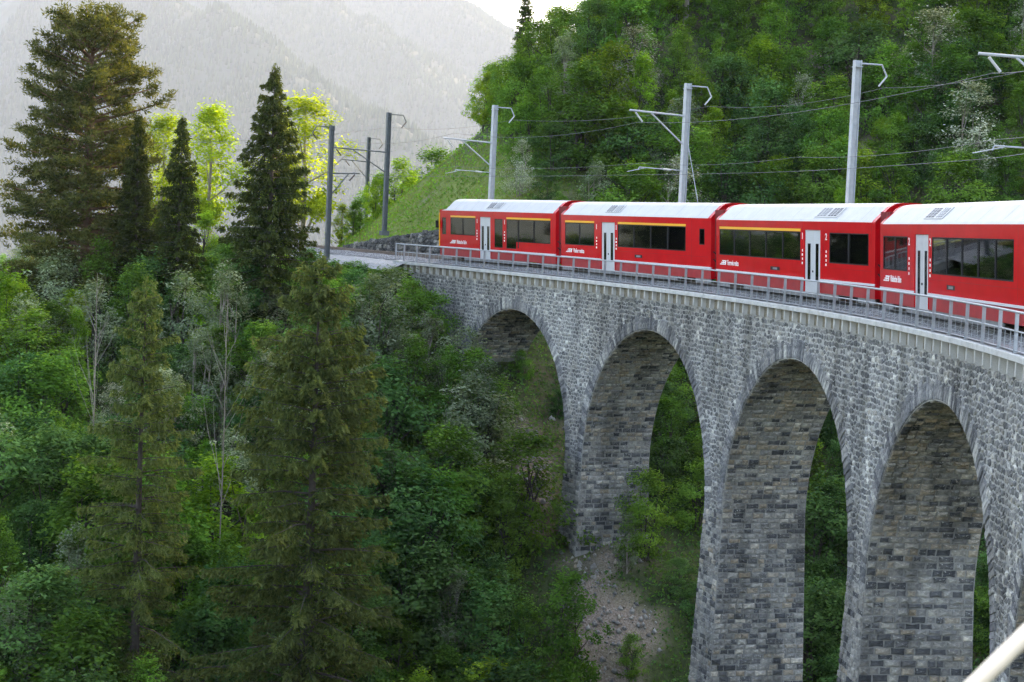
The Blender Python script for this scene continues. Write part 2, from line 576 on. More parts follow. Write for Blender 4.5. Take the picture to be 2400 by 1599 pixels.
tag(gr_o, kind='structure')


def scree_mask(u, v):
    # bare earth beside the first pier and in the gully below it
    a = np.exp(-(((u - 5.6) / 2.6) ** 2 + ((v - 92) / 5.0) ** 2)) * 1.2
    b = np.exp(-(((u - 7.2) / 3.0) ** 2 + ((v - 83) / 7.0) ** 2)) * 1.15
    c2 = np.exp(-(((u - 1.3) / 1.4) ** 2 + ((v - 103) / 4.0) ** 2)) * 1.0
    h = np.exp(-(((u - 3) / 3.0) ** 2 + ((v - 131) / 3.0) ** 2)) * 0.7
    h = np.maximum(h, 0.8 * np.exp(-(((u - 25.5 + (v - 138) * 0.1) / 2.4) ** 2 + ((v - 138) / 13) ** 2)))
    return np.clip((np.maximum.reduce([a, b, c2, h]) + 0.55 * fbm(u / 1.8, v / 1.8, 31)) * 2.0 - 0.7, 0, 1)


def grass_mask(u, v):
    s_, n_ = near_track(u, v)
    g = np.clip((n_ + 3.0) / -1.0, 0, 1) * np.clip((16 + n_) / 5, 0, 1) * np.clip((s_ - 119) / 5, 0, 1)
    return np.clip(g + 0.25 * fbm(u / 3, v / 3, 5) * (g > 0.05), 0, 1)


_ti = np.arange(0, len(TS), 4)
_tuv = np.stack(UV(np.stack([TX[_ti], TY[_ti], 0 * TX[_ti]], -1)), -1)


def near_track(u, v):
    """s and n (inner side positive) of plan points"""
    u = np.atleast_1d(np.asarray(u, float))
    v = np.atleast_1d(np.asarray(v, float))
    sh = u.shape
    u, v = u.ravel(), v.ravel()
    S = np.empty(len(u))
    Nn = np.empty(len(u))
    for a in range(0, len(u), 4000):
        uu, vv = u[a:a + 4000], v[a:a + 4000]
        d2 = (uu[:, None] - _tuv[None, :, 0]) ** 2 + (vv[:, None] - _tuv[None, :, 1]) ** 2
        i = d2.argmin(1)
        S[a:a + 4000] = TS[_ti][i]
        hd = TH[_ti][i] - YAW
        du, dv = uu - _tuv[i, 0], vv - _tuv[i, 1]
        Nn[a:a + 4000] = -du * np.cos(hd) - dv * np.sin(hd)
    return S.reshape(sh), Nn.reshape(sh)


for nm, arr in (('grassy', grass_mask(GU, GV)), ('scree', scree_mask(GU, GV))):
    at = gr_o.data.attributes.new(nm, 'FLOAT', 'POINT')
    at.data.foreach_set('value', arr.ravel().astype(np.float32))

# valley floor sheet to the horizon
va = W2(np.array([-9000, 9000, 9000, -9000.]), np.array([-6000, -6000, 9000, 9000.]), np.full(4, -185.0))
tag(mesh_obj('valley_floor', va, [(0, 1, 2, 3)], M['ground']), kind='structure')


# far mountainside
MS = 2.6


SPURS = [[(-1500, 6400, 820), (-592, 4700, 392), (-418, 4450, 288), (-282, 4250, 200), (-184, 4050, 95), (-90, 3800, -60), (0, 3500, -260)],
         [(-1300, 7400, 1180), (-712, 6500, 760), (-482, 6200, 640), (-325, 5950, 505), (-226, 5750, 368), (-124, 5500, 248), (0, 5200, 80), (150, 4900, -100)]]


def mount(u, v):
    u, v = u / MS, v / MS
    x, y = u / 1000, v / 1000
    w = fbm(x * 1.3 + 3, y * 1.3, 41, 3) * 0.22
    rise = np.clip((v - 1200) / 1900, 0, 1.15)
    z = -190 + 640 * rise ** 1.3
    # spurs running down to the right
    t = (x * 0.95 + y * 0.42 + w) * 2.15
    spur = 1 - np.abs((t % 1.0) * 2 - 1)
    z = z + (spur ** 1.2 - 0.5) * 120 * np.clip((v - 900) / 700, 0, 1)
    z = z + fbm(x * 3.1, y * 3.1, 12, 4) * 45
    crest = np.interp(u, [-1500, -300, 0, 60, 140, 400, 1500], [520, 450, 330, 262, 235, 210, 150]) + fbm(x * 6, y * 0.2, 77, 4) * 14
    k = 60.0
    z = -np.log(np.exp(-np.clip(z, -400, 1200) / k) + np.exp(-crest / k)) * k * MS
    # two long spurs coming down to the right, one behind the other
    U, V_ = u * MS, v * MS
    wob = fbm(U / 260, V_ / 260, 91, 4) * 38
    for sp in SPURS:
        zr = np.full(np.shape(U), -1e9)
        for (ua, va, za), (ub, vb, zb_) in zip(sp[:-1], sp[1:]):
            e = np.array([ub - ua, vb - va])
            t = np.clip(((U - ua) * e[0] + (V_ - va) * e[1]) / (e @ e), 0, 1)
            d = np.hypot(U - ua - t * e[0], V_ - va - t * e[1])
            zr = np.maximum(zr, za + (zb_ - za) * t - 0.62 * d)
        z = np.maximum(z, zr + wob * 1.3 + 25)
    return z


mu = np.linspace(-1500, 1500, 150) * MS
mvv = np.concatenate([np.linspace(880, 3000, 150), np.linspace(3020, 3420, 12)]) * MS
MU, MV = np.meshgrid(mu, mvv)
MZ = mount(MU, MV)
P = W2(MU.ravel(), MV.ravel(), MZ.ravel())
nr, nc = MU.shape
idx = np.arange(nr * nc).reshape(nr, nc)
F = np.stack([idx[:-1, :-1], idx[:-1, 1:], idx[1:, 1:], idx[1:, :-1]], -1).reshape(-1, 4)
M['mountain'] = worn('mountain meadow and rock', (0.03, 0.042, 0.02), 0.95, 0.4, 0.02)
tag(mesh_obj('mountain', P, F, M['mountain'], smooth=True), kind='structure')

# far forest: one mass of conifers on the mountainside
rg = np.random.default_rng(5)
nt_ = 150000
fu = rg.uniform(-640, 480, nt_) * MS
fv = (950 + 2350 * rg.random(nt_) ** 1.1) * MS
keep = (np.abs(fu) < fv * 0.32) & (fbm(fu / 130, fv / 130, 55, 3) > -0.95)
fu, fv = fu[keep], fv[keep]
fz = mount(fu, fv)
nt_ = len(fu)
hh = rg.uniform(12, 30, nt_)
rr = hh * rg.uniform(0.14, 0.24, nt_)
C0 = W2(fu, fv, fz)
an = np.arange(5) * 2 * PI / 5
ring = np.stack([np.cos(an), np.sin(an), 0 * an], -1)
V = np.concatenate([C0[:, None] + np.array([0, 0, 1.0]) * 1.0 + ring[None] * rr[:, None, None], (C0 + np.stack([0 * hh, 0 * hh, hh], -1))[:, None]], 1)
F = (np.array([(i, (i + 1) % 5, 5) for i in range(5)])[None] + (np.arange(nt_) * 6)[:, None, None]).reshape(-1, 3)
fo = mesh_obj('mountain_forest', V.reshape(-1, 3), F, M['forest'], tint=np.repeat(rg.random(nt_), 6))
tag(fo, 'hazy conifer forest covering the far mountainside', 'forest', kind='stuff')
print('terrain', time.time() - T00)

# ------------------------------------------------------------------ viaduct
ARC_R, ZS, PITCH_A = 7.5, -10.05, 17.1
ZC = -0.62                                   # underside of the coping slabs
CENT = [112.2 - PITCH_A * k for k in range(6)]
NF = 2.0                                     # half width of the wall at the springing
BAT_N, BAT_S = 0.032, 0.022
ABUT = 128.4
IN0 = 44.0                                   # stones are built one by one from here on (everything the picture shows)


def nface(z):
    return NF + BAT_N * np.maximum(0, ZS - np.asarray(z, float))


def hopen(z):
    return ARC_R - BAT_S * np.maximum(0, ZS - np.asarray(z, float))


via = empty('viaduct', tuple(trk(80, 0, 0)))
tag(via, 'curved grey stone arch viaduct carrying the red train over the ravine', 'viaduct')
VB = np.array(via.location)


def gz_at(s, n):
    p = trk(s, n, 0)
    u, v = UV(p)
    return ground(np.atleast_1d(u), np.atleast_1d(v))[0]


# mortar core: spandrel walls, barrels and piers
core = MB()


def grid(mb, PTS, flip=False):
    a, b, _ = PTS.shape
    ix = np.arange(a * b).reshape(a, b)
    q = np.stack([ix[:-1, :-1], ix[:-1, 1:], ix[1:, 1:], ix[1:, :-1]], -1).reshape(-1, 4)
    if flip:
        q = q[:, ::-1]
    mb.add(PTS.reshape(-1, 3), [tuple(x) for x in q.tolist()])


for side in (1, -1):
    for k, c0 in enumerate(CENT):
        hi = ABUT if k == 0 else c0 + PITCH_A / 2
        lo = c0 - PITCH_A / 2
        ss = np.unique(np.concatenate([np.linspace(lo, c0 - ARC_R, 5), c0 - ARC_R * np.cos(np.linspace(0, PI, 41)), np.linspace(c0 + ARC_R, hi, 9)]))
        zb = ZS + np.sqrt(np.maximum(0, ARC_R ** 2 - (ss - c0) ** 2))
        PT = np.stack([trk(ss, side * NF, -0.66), trk(ss, side * NF, zb)], 0) - VB
        grid(core, PT, side < 0)
co = core.build('masonry_core', M['mortar'], via)
core = MB()
for c0 in CENT:
    ph = np.linspace(0, PI, 33)
    nn = np.array([-NF, NF])
    PT = trk((c0 + ARC_R * np.cos(ph))[:, None], nn[None], (ZS + ARC_R * np.sin(ph))[:, None]) - VB
    grid(core, PT)
PIERS = [c0 - PITCH_A / 2 for c0 in CENT]
for i, sp in enumerate(PIERS):
    zb = -44.0
    zz = np.array([ZS, -20, -30, zb])
    hw = PITCH_A / 2 - hopen(zz)
    nf = nface(zz)
    ringp = [trk(sp - hw, -nf, zz), trk(sp + hw, -nf, zz), trk(sp + hw, nf, zz), trk(sp - hw, nf, zz)]
    PT = np.stack(ringp + [ringp[0]], 0) - VB
    grid(core, PT)
# far abutment below the springing
zz = np.array([ZS, -24.0])
a0 = CENT[0] + ARC_R
ringp = [trk(a0 + 0.022 * (ZS - zz) * 0, -NF, zz), trk(ABUT, -NF, zz), trk(ABUT, NF, zz), trk(a0, NF, zz)]
grid(core, np.stack(ringp + [ringp[0]], 0) - VB)
grid(core, np.stack([trk(ABUT, [-NF, NF], -0.66), trk(ABUT, [-NF, NF], ZS)], 0) - VB)
co = core.build('pier_core', M['mortar_grey'], via)

# stones: every stone is a polygon in a wall plane, mapped to the world
STONES = {'stone': [], 'block': [], 'voussoir': []}


def stone_geo(poly, fmap, out, gap, rg, depth=0.04):
    """poly (m,2) in the wall plane; fmap(a, b, out) -> world"""
    poly = np.asarray(poly, float)
    c = poly.mean(0)
    d = poly - c
    r = np.linalg.norm(d, axis=1)[:, None] + 1e-6
    p0 = c + d * np.maximum(0.3, 1 - gap / r)
    p1 = c + d * np.maximum(0.25, 1 - (gap + 0.028) / r)
    p2 = c + d * np.maximum(0.2, 1 - (gap + 0.07) / r)
    m_ = len(poly)
    o1 = out * 0.7 + rg.uniform(-0.008, 0.008, m_)
    o2 = out + rg.uniform(-0.012, 0.012, m_)
    A = np.concatenate([p0, p1, p2, c[None]])
    O = np.concatenate([np.full(m_, -depth), o1, o2, [out + rg.uniform(-0.005, 0.02)]])
    V = fmap(A[:, 0], A[:, 1], O)
    F = []
    for i in range(m_):
        j = (i + 1) % m_
        F += [(i, j, m_ + j, m_ + i), (m_ + i, m_ + j, 2 * m_ + j, 2 * m_ + i), (2 * m_ + i, 2 * m_ + j, 3 * m_)]
    return V, F


def put(kind, poly, fmap, out, gap, rg, tint, seen=True, onlyarea=False):
    V, F = stone_geo(poly, fmap, out, gap, rg)
    x, y, zc = proj(V[:len(poly)])
    ar = 0.0
    if seen:
        inside = (x.mean() > 0) & (x.mean() < 2400) & (y.mean() > 0) & (y.mean() < 1599)
        ar = 0.5 * abs(np.dot(x, np.roll(y, 1)) - np.dot(y, np.roll(x, 1))) * inside
    STONES[kind].append((ar, V, F, tint))


def map_face(a, b, o):
    return trk(a, nface(b) + o, b)


def clip_poly(poly, px, py, nx, ny):
    """keep the side where (p - P).n < 0"""
    out = []
    n = len(poly)
    for i in range(n):
        a, b = poly[i], poly[(i + 1) % n]
        da = (a[0] - px) * nx + (a[1] - py) * ny
        db = (b[0] - px) * nx + (b[1] - py) * ny
        if da < 0:
            out.append(a)
        if da * db < 0:
            t = da / (da - db)
            out.append((a[0] + t * (b[0] - a[0]), a[1] + t * (b[1] - a[1])))
    return out


def rubble(a0, a1, b0, b1, w, h, keepf, rg, emit):
    """voronoi rubble over a rectangle"""
    nr_ = int(math.ceil((b1 - b0) / h)) + 2
    ncl = int(math.ceil((a1 - a0) / w)) + 2
    pts = np.zeros((nr_, ncl, 2))
    for r in range(nr_):
        for c_ in range(ncl):
            pts[r, c_] = (a0 + (c_ - 0.5 + 0.5 * (r % 2) + rg.uniform(-0.36, 0.36)) * w, b0 + (r - 0.5 + rg.uniform(-0.27, 0.27)) * h)
    asp = w / h
    for r in range(1, nr_ - 1):
        for c_ in range(1, ncl - 1):
            p = pts[r, c_]
            if not keepf(p[0], p[1]):
                continue
            if rg.random() < 0.012:
                continue
            px, py = p[0], p[1] * asp
            poly = [(px - w, py - w), (px + w, py - w), (px + w, py + w), (px - w, py + w)]
            for dr in (-1, 0, 1):
                for dc in (-2, -1, 0, 1, 2):
                    if (dr or dc) and 0 <= c_ + dc < ncl:
                        q = pts[r + dr, c_ + dc]
                        qx, qy = q[0], q[1] * asp
                        nx, ny = qx - px, qy - py
                        poly = clip_poly(poly, (px + qx) / 2, (py + qy) / 2, nx, ny)
                        if len(poly) < 3:
                            break
                if len(poly) < 3:
                    break
            if len(poly) >= 3:
                emit([(x, y / asp) for x, y in poly])


def nearest_arch(s):
    return CENT[int(np.argmin([abs(s - c) for c in CENT]))]


def keep_face(s, z):
    if z > -1.08 or s > ABUT - 0.1 or s < IN0:
        return False
    c0 = nearest_arch(s)
    if z >= ZS:
        return math.hypot(s - c0, z - ZS) > ARC_R + 0.42
    return s > a0 and z > -14


rgs = np.random.default_rng(11)


def tint_rubble():
    t = rgs.random()
    return 0.9 + 0.1 * rgs.random() if t > 0.93 else t * 0.82 / 0.93


# rubble on the inner face: smaller stones above the springing line
rubble(IN0, ABUT, ZS - 4, -0.98, 0.285, 0.205, keep_face, rgs,
       lambda poly: put('stone', poly, map_face, rgs.uniform(0.012, 0.045), 0.021, rgs, tint_rubble()))


# coursed face of each pier below the springing
def courses(b0, b1, hmin, hmax, rg):
    b = b0
    while b > b1:
        h = rg.uniform(hmin, hmax)
        yield b - h, b
        b -= h


def wob(a_lo, a_hi, b_lo, b_hi, rg, j=0.018):
    am, bm = (a_lo + a_hi) / 2, (b_lo + b_hi) / 2
    q = [(a_lo, b_lo), (am, b_lo), (a_hi, b_lo), (a_hi, bm), (a_hi, b_hi), (am, b_hi), (a_lo, b_hi), (a_lo, bm)]
    return [(x + rg.uniform(-j, j), y + rg.uniform(-j, j)) for x, y in q]


def split(lo, hi, wmin, wmax, rg):
    x = lo
    e = [lo]
    while hi - x > wmax * 1.25:
        x += rg.uniform(wmin, wmax)
        e.append(x)
    if hi - x > wmin * 1.9:
        e.append((x + hi) / 2)
    e.append(hi)
    return list(zip(e[:-1], e[1:]))


def tint_block():
    t = rgs.random()
    if t < 0.36:
        return rgs.uniform(0.0, 0.34)
    if t < 0.88:
        return rgs.uniform(0.42, 0.86)
    return rgs.uniform(0.88, 1.0)


for i, sp in enumerate(PIERS[:4]):
    gz = gz_at(sp, 2.6) - 0.4
    zlow = max(gz, {0: -16, 1: -23, 2: -20, 3: -17}[i])
    for zl, zh in courses(ZS, zlow, 0.19, 0.29, rgs):
        hw = PITCH_A / 2 - float(hopen((zl + zh) / 2))
        for a_lo, a_hi in split(sp - hw, sp + hw, 0.28, 0.62, rgs):
            put('block', wob(a_lo, a_hi, zl, zh, rgs), map_face, rgs.uniform(0.02, 0.075), 0.014, rgs, tint_block() if rgs.random() < 0.7 else rgs.uniform(0.5, 0.8))

# voussoirs round every arch in view
for i, c0 in enumerate(CENT[:5]):
    ph = 0.0
    while ph < PI - 0.004:
        w = min(rgs.uniform(0.17, 0.30) / ARC_R, PI - ph)
        r0, r1 = ARC_R, ARC_R + rgs.uniform(0.52, 0.86)
        cr = [(r0, ph), (r0, ph + w), (r1, ph + w), (r1, ph)]
        poly = [(c0 + r * math.cos(p_), ZS + r * math.sin(p_)) for r, p_ in cr]
        put('voussoir', poly, map_face, rgs.uniform(0.03, 0.065), 0.012, rgs, rgs.random() ** 1.1, seen=i < 5)
        ph += w

# intrados: coursed blocks on the reveal that faces the camera and over the crown
for i, c0 in enumerate(CENT[:5]):
    gz = gz_at(c0 + ARC_R, 0) - 0.6
    zlow = max(gz, -16 if i == 0 else -24)

    def map_rev(a, b, o, c0=c0):
        # b: distance along the intrados measured up from the springing (negative below it); a: across the barrel
        below = b < 0
        z_b = ZS + b
        s_b = c0 + hopen(z_b) - o
        ph_ = np.maximum(b, 0) / ARC_R
        s_u = c0 + (ARC_R - o) * np.cos(ph_)
        z_u = ZS + (ARC_R - o) * np.sin(ph_)
        z_ = np.where(below, z_b, z_u)
        return trk(np.where(below, s_b, s_u), a, z_)
    for bl, bh in courses(ARC_R * PI * 0.66, zlow - ZS, 0.18, 0.28, rgs):
        nf = float(nface(ZS + min(0, (bl + bh) / 2)))
        for a_lo, a_hi in split(-nf, nf, 0.28, 0.62, rgs):
            put('block', wob(a_lo, a_hi, bl, bh, rgs, 0.014), map_rev, rgs.uniform(0.015, 0.085), 0.016, rgs, tint_block() if bl < 1 or rgs.random() < 0.6 else rgs.uniform(0.86, 0.94), seen=a_hi > -1.9)

# the 300 largest of a kind in the picture are objects of their own, the rest stays one part
for kind, mname, rest_name in (('stone', 'rubble', 'small_rubble_stones'), ('block', 'block', 'small_squared_blocks'), ('voussoir', 'voussoir', 'distant_arch_stones')):
    lst = sorted(STONES[kind], key=lambda q: -q[0])
    for ar, V, F, t in lst[:300]:
        b_ = V.mean(0)
        o = mesh_obj(kind, V - b_, F, M[mname], via, tint=np.full(len(V), t))
        o.location = b_ - VB
    mb = MB()
    for ar, V, F, t in lst[300:]:
        mb.add(V - VB, F, t)
    o = mb.build(rest_name, M[mname], via)
    o['kind'] = 'stuff'
    print(kind, len(lst))

# coping slabs, brackets, pebble band, deck
BAY = 1.95
S_END = 129.0
slab_s = np.arange(S_END, 16, -BAY)


def tmap(V):
    return trk(V[:, 0], V[:, 1], V[:, 2]) - VB


for side in (1, -1):
    mbb = MB()
    ss = np.arange(12, S_END - 0.3, 1.0)
    for a_, b_ in zip(ss[:-1], ss[1:]):
        n0, n1 = sorted((side * 1.5, side * (NF + 0.045)))
        mbb.box((a_, n0, -1.06), (b_ - 0.0005, n1, ZC - 0.004), tmap)
    mbb.build('pebble_band', M['pebble'], via)
# slabs are prisms with a slightly tilted top and a chamfer
for a_ in slab_s:
    mb = MB()
    prof = [(1.62, -0.60), (2.30, ZC), (2.37, ZC + 0.015), (2.387, -0.45), (2.37, -0.415), (1.62, -0.385)]
    s0, s1 = a_ - BAY + 0.012, a_ - 0.004
    js = rnd.uniform(-0.006, 0.006)
    V = np.array([(s, n + js, z + js * 0.5) for s in (s0, (s0 + s1) / 2, s1) for n, z in prof])
    F = [tuple(range(5, -1, -1)), tuple(range(12, 18))]
    for q in range(2):
        for i in range(6):
            j = (i + 1) % 6
            F.append((q * 6 + i, q * 6 + j, q * 6 + 6 + j, q * 6 + 6 + i))
    mb.add(tmap(V), F)
    mb.build('coping_slab', M['concrete'], via)
mb = MB()
for s in np.arange(16, S_END - 1, 2.0):
    mb.box((s, -2.36, -0.62), (s + 1.99, -1.62, -0.40), tmap)
mb.build('outer_coping', M['concrete'], via)
bs = np.arange(S_END - 0.45, 30, -BAY / 2)
bmesh_ = None
for s in bs:
    p = trk(s, 0, 0)
    a = float(np.interp(s, TS, TH))
    if bmesh_ is None:
        mb = MB()
        prof = [(1.98, -1.10), (2.14, -1.10), (2.25, -1.02), (2.25, ZC - 0.003), (1.98, ZC - 0.003)]
        V = np.array([(t, n, z) for t in (-0.06, 0.06) for n, z in prof])
        # local frame: x along the track, y to the inner side
        F = [tuple(range(4, -1, -1)), tuple(range(5, 10))] + [(i, (i + 1) % 5, 5 + (i + 1) % 5, 5 + i) for i in range(5)]
        mb.add(V, F)
        o = mb.build('bracket', M['concrete'], via)
        bmesh_ = o.data
    else:
        o = bpy.data.objects.new('bracket', bmesh_)
        COL.objects.link(o)
        o.parent = via
    o.location = p - VB
    o.rotation_euler = (0, 0, a + PI / 2)

# ballast and walkway on the deck and beyond it
mb = MB()
ss = np.concatenate([np.arange(10, 190, 1.5)])
nn = np.array([-2.0, -1.75, -1.3, -0.8, 0, 0.8, 1.3, 1.75])
zz = np.array([-0.5, -0.42, -0.17, -0.15, -0.16, -0.15, -0.17, -0.42])
grid(mb, trk(ss[:, None], nn[None], zz[None] + 0.02 * np.sin(ss * 3.1)[:, None] + rgs.uniform(-0.02, 0.02, (len(ss), len(nn)))))
o = mb.build('ballast_bed', M['ballast'])
tag(o, kind='structure')
mb = MB()
ss = np.arange(10, 128.6, 1.0)
nn = np.array([1.52, 1.7, 1.95, 2.27])
zz = np.array([-0.36, -0.375, -0.365, -0.372])
grid(mb, trk(ss[:, None], nn[None], zz[None] + rgs.uniform(-0.008, 0.008, (len(ss), len(nn)))))
o = mb.build('walkway', M['gravel'])
tag(o, kind='structure')
# pale loose gravel shoulder beyond the end of the viaduct
mb = MB()
ss = np.arange(127.2, 152, 0.5)
nn = np.array([1.5, 1.9, 2.4, 2.9, 3.4])
zz = np.array([-0.40, -0.47, -0.57, -0.72, -1.05])
grid(mb, trk(ss[:, None], nn[None], zz[None] + rgs.uniform(-0.05, 0.05, (len(ss), len(nn)))))
o = mb.build('gravel_shoulder', M['gravel'])
tag(o, kind='structure')

tr_o = empty('railway_track', tuple(trk(125, 0, -0.2)))
tag(tr_o, 'single railway track running under the train and on past the viaduct', 'railway track')
TB = np.array(tr_o.location)
for sd in (-0.52, 0.52):
    mb = MB()
    ss = np.arange(12, 185, 1.5)
    pr = [(-0.055, -0.14), (0.055, -0.14), (0.012, -0.12), (0.012, -0.04), (0.034, -0.03), (0.034, 0.0), (-0.034, 0.0), (-0.034, -0.03), (-0.012, -0.04), (-0.012, -0.12)]
    PT = np.stack([trk(ss, sd + a_, b_) for a_, b_ in pr + [pr[0]]], 0) - TB
    grid(mb, PT)
    mb.build('rail', M['rail'], tr_o)
for s in np.arange(122.0, 152, 0.65):
    mb = MB()
    mb.box((s - 0.11, -0.95, -0.22), (s + 0.11, 0.95, -0.125), lambda V: trk(V[:, 0], V[:, 1], V[:, 2]) - TB)
    mb.build('sleeper', M['sleeper'], tr_o)

# ------------------------------------------------------------------ railing along the inner edge
rl = empty('railing', tuple(trk(90, 2.3, -0.4)))
tag(rl, 'galvanised steel railing with square posts along the edge of the viaduct', 'railing')
RB = np.array(rl.location)
NR = 2.30
ZR = 0.67
post_me = bal_me = None


def place(me, nm, par, PB, s, n, z, mt=None):
    o = bpy.data.objects.new(nm, me)
    COL.objects.link(o)
    o.parent = par
    o.location = trk(s, n, z) - PB
    o.rotation_euler = (0, 0, float(np.interp(s, TS, TH)) + PI / 2)
    return o


mb = MB()
mb.box((-0.035, -0.006, 0), (0.035, 0.006, 1.06))
mb.box((-0.041, -0.045, 0), (-0.033, 0.045, 1.06))
mb.box((0.033, -0.045, 0), (0.041, 0.045, 1.06))
mb.box((-0.08, -0.075, -0.004), (0.08, 0.075, 0.014))
tmp = mb.build('post', M['galv'], rl)
post_me = tmp.data
bpy.data.objects.remove(tmp)
mb = MB()
mb.box((-0.007, -0.007, 0), (0.007, 0.007, 0.50))
tmp = mb.build('baluster', M['galv'], rl)
bal_me = tmp.data
bpy.data.objects.remove(tmp)
posts = list(np.arange(128.8, 30, -BAY))
posts.insert(1, 127.5)
posts = [128.8] + [127.5 - BAY * k for k in range(50)]
for s in posts:
    place(post_me, 'post', rl, RB, s, NR, -0.395)
for a_, b_ in zip(posts[:-1], posts[1:]):
    for t in (0.33, 0.67):
        place(bal_me, 'baluster', rl, RB, a_ + (b_ - a_) * t, NR, -0.34)
ss = np.arange(posts[-1], posts[0] + 0.01, 0.5)
ss = np.append(ss[:-1], posts[0] + 0.05)
for nm, z, rr_, sd in (('top_rail', ZR, 0.036, 8), ('middle_rail', 0.17, 0.026, 6), ('bottom_rail', -0.335, 0.014, 4)):
    mb = MB()
    mb.tube(trk(ss, NR, z) - RB, rr_, sd)
    mb.build(nm, M['galv'], rl, smooth=True)
# fine wires stretched between the middle and the bottom rail
mb = MB()
for z in (-0.21, -0.085, 0.045):
    mb.tube(trk(ss, NR, z) - RB, 0.004, 3)
o = mb.build('wire_infill', M['galv'], rl)
o['kind'] = 'stuff'

# ------------------------------------------------------------------ retaining wall of dark rubble beyond the viaduct
rw = empty('retaining_wall', tuple(trk(135, -3.2, -0.6)))
tag(rw, 'dark rubble retaining wall at the foot of the grass bank', 'wall')
WB = np.array(rw.location)


def wtop(s):
    return np.interp(s, [121.5, 123, 127, 146, 150], [0.4, 1.5, 2.35, 0.55, 0.1])


ss = np.arange(121.5, 150.1, 0.5)
mb = MB()
PT = np.stack([trk(ss, -2.9, -0.9), trk(ss, -3.0 - 0.12 * wtop(ss), wtop(ss)), trk(ss, -3.6 - 0.12 * wtop(ss), wtop(ss)), trk(ss, -3.9, -0.9)], 0) - WB
grid(mb, PT)
mb.build('wall_core', M['mortar'].copy() if False else M['darkstone'], rw)


def map_wall(a, b, o):
    return trk(a, -2.9 - 0.12 * (b + 0.9) * 0.8 + o, b)


WS = []


def emit_wall(poly):
    V, F = stone_geo(poly, map_wall, rgs.uniform(0.03, 0.11), 0.012, rgs, 0.1)
    WS.append((V, F))


rubble(121.8, 149.8, -0.8, 2.4, 0.5, 0.3, lambda a, b: b < wtop(a) - 0.05 and b > -0.75, rgs, emit_wall)
WS.sort(key=lambda q: -abs(np.ptp(proj(q[0])[0])))
for V, F in WS[:300]:
    b_ = V.mean(0)
    o = mesh_obj('stone', V - b_, F, M['darkstone'], rw, tint=np.full(len(V), rgs.random()))
    o.location = b_ - WB
if len(WS) > 300:
    mb = MB()
    for V, F in WS[300:]:
        mb.add(V - WB, F, rgs.random())
    mb.build('small_wall_stones', M['darkstone'], rw)['kind'] = 'stuff'
print('viaduct', time.time() - T00)

# ------------------------------------------------------------------ the red train
S_FRONT, LEN1, LEN, CANT = 123.94496, 15.97847, 18.6, 0.05124
HB = 1.33


def wall_grid(mb, x0, x1, z0, z1, y, holes, fn=None):
    """rectangular wall in a plane of constant y with rectangular holes"""
    xs = sorted(set([x0, x1] + [h[0] for h in holes] + [h[1] for h in holes]))
    zs = sorted(set([z0, z1] + [h[2] for h in holes] + [h[3] for h in holes]))
    xs = [x for x in xs if x0 - 1e-6 <= x <= x1 + 1e-6]
    zs = [z for z in zs if z0 - 1e-6 <= z <= z1 + 1e-6]
    for xa, xb in zip(xs[:-1], xs[1:]):
        for za, zb_ in zip(zs[:-1], zs[1:]):
            cx, cz = (xa + xb) / 2, (za + zb_) / 2
            if any(h[0] < cx < h[1] and h[2] < cz < h[3] for h in holes):
                continue
            q = [(xa, y, za), (xb, y, za), (xb, y, zb_), (xa, y, zb_)]
            if y > 0:
                q = q[::-1]
            mb.add(q, [(0, 1, 2, 3)])


ROOF = [(1.335, 3.01), (1.325, 3.05), (1.27, 3.12), (0.74, 3.60), (0.58, 3.68), (0.3, 3.725), (0.0, 3.735)]
ROOFP = ROOF + [(-y, z) for y, z in ROOF[-2::-1]]


def roof_strip(mb, xa, xb, grow=0.0, prof=ROOFP, end_a=False, end_b=False):
    V = [(x, y * (1 + grow), z + grow * 0.8 * (1 if z > 3.03 else 0)) for x in (xa, xb) for y, z in prof]
    n = len(prof)
    F = [(i, i + 1, n + i + 1, n + i) for i in range(n - 1)]
    if end_a:
        F.append(tuple(range(n - 1, -1, -1)))
    if end_b:
        F.append(tuple(range(n, 2 * n)))
    mb.add(V, F)


def text_obj(txt, size, parent, x, y, z, m, nm='lettering', bold=False, shear=0.0, ext=0.004, wid=None):
    cu = bpy.data.curves.new(nm, 'FONT')
    cu.body = txt
    cu.size = size
    cu.extrude = ext
    cu.shear = shear
    cu.offset = 0.012 * size if bold else 0.0
    cu.materials.append(m)
    o = bpy.data.objects.new(nm, cu)
    COL.objects.link(o)
    me = bpy.data.meshes.new_from_object(o.evaluated_get(bpy.context.evaluated_depsgraph_get()))
    bpy.data.objects.remove(o)
    if wid:
        xs = [v.co.x for v in me.vertices]
        f_ = wid / (max(xs) - min(xs))
        for v in me.vertices:
            v.co.x *= f_
    o = bpy.data.objects.new(nm, me)
    COL.objects.link(o)
    o.parent = parent
    o.matrix_local = Matrix(((-1, 0, 0, x), (0, 0, 1, y), (0, 1, 0, z), (0, 0, 0, 1)))
    return o


def windows_of(spec):
    return spec['win']


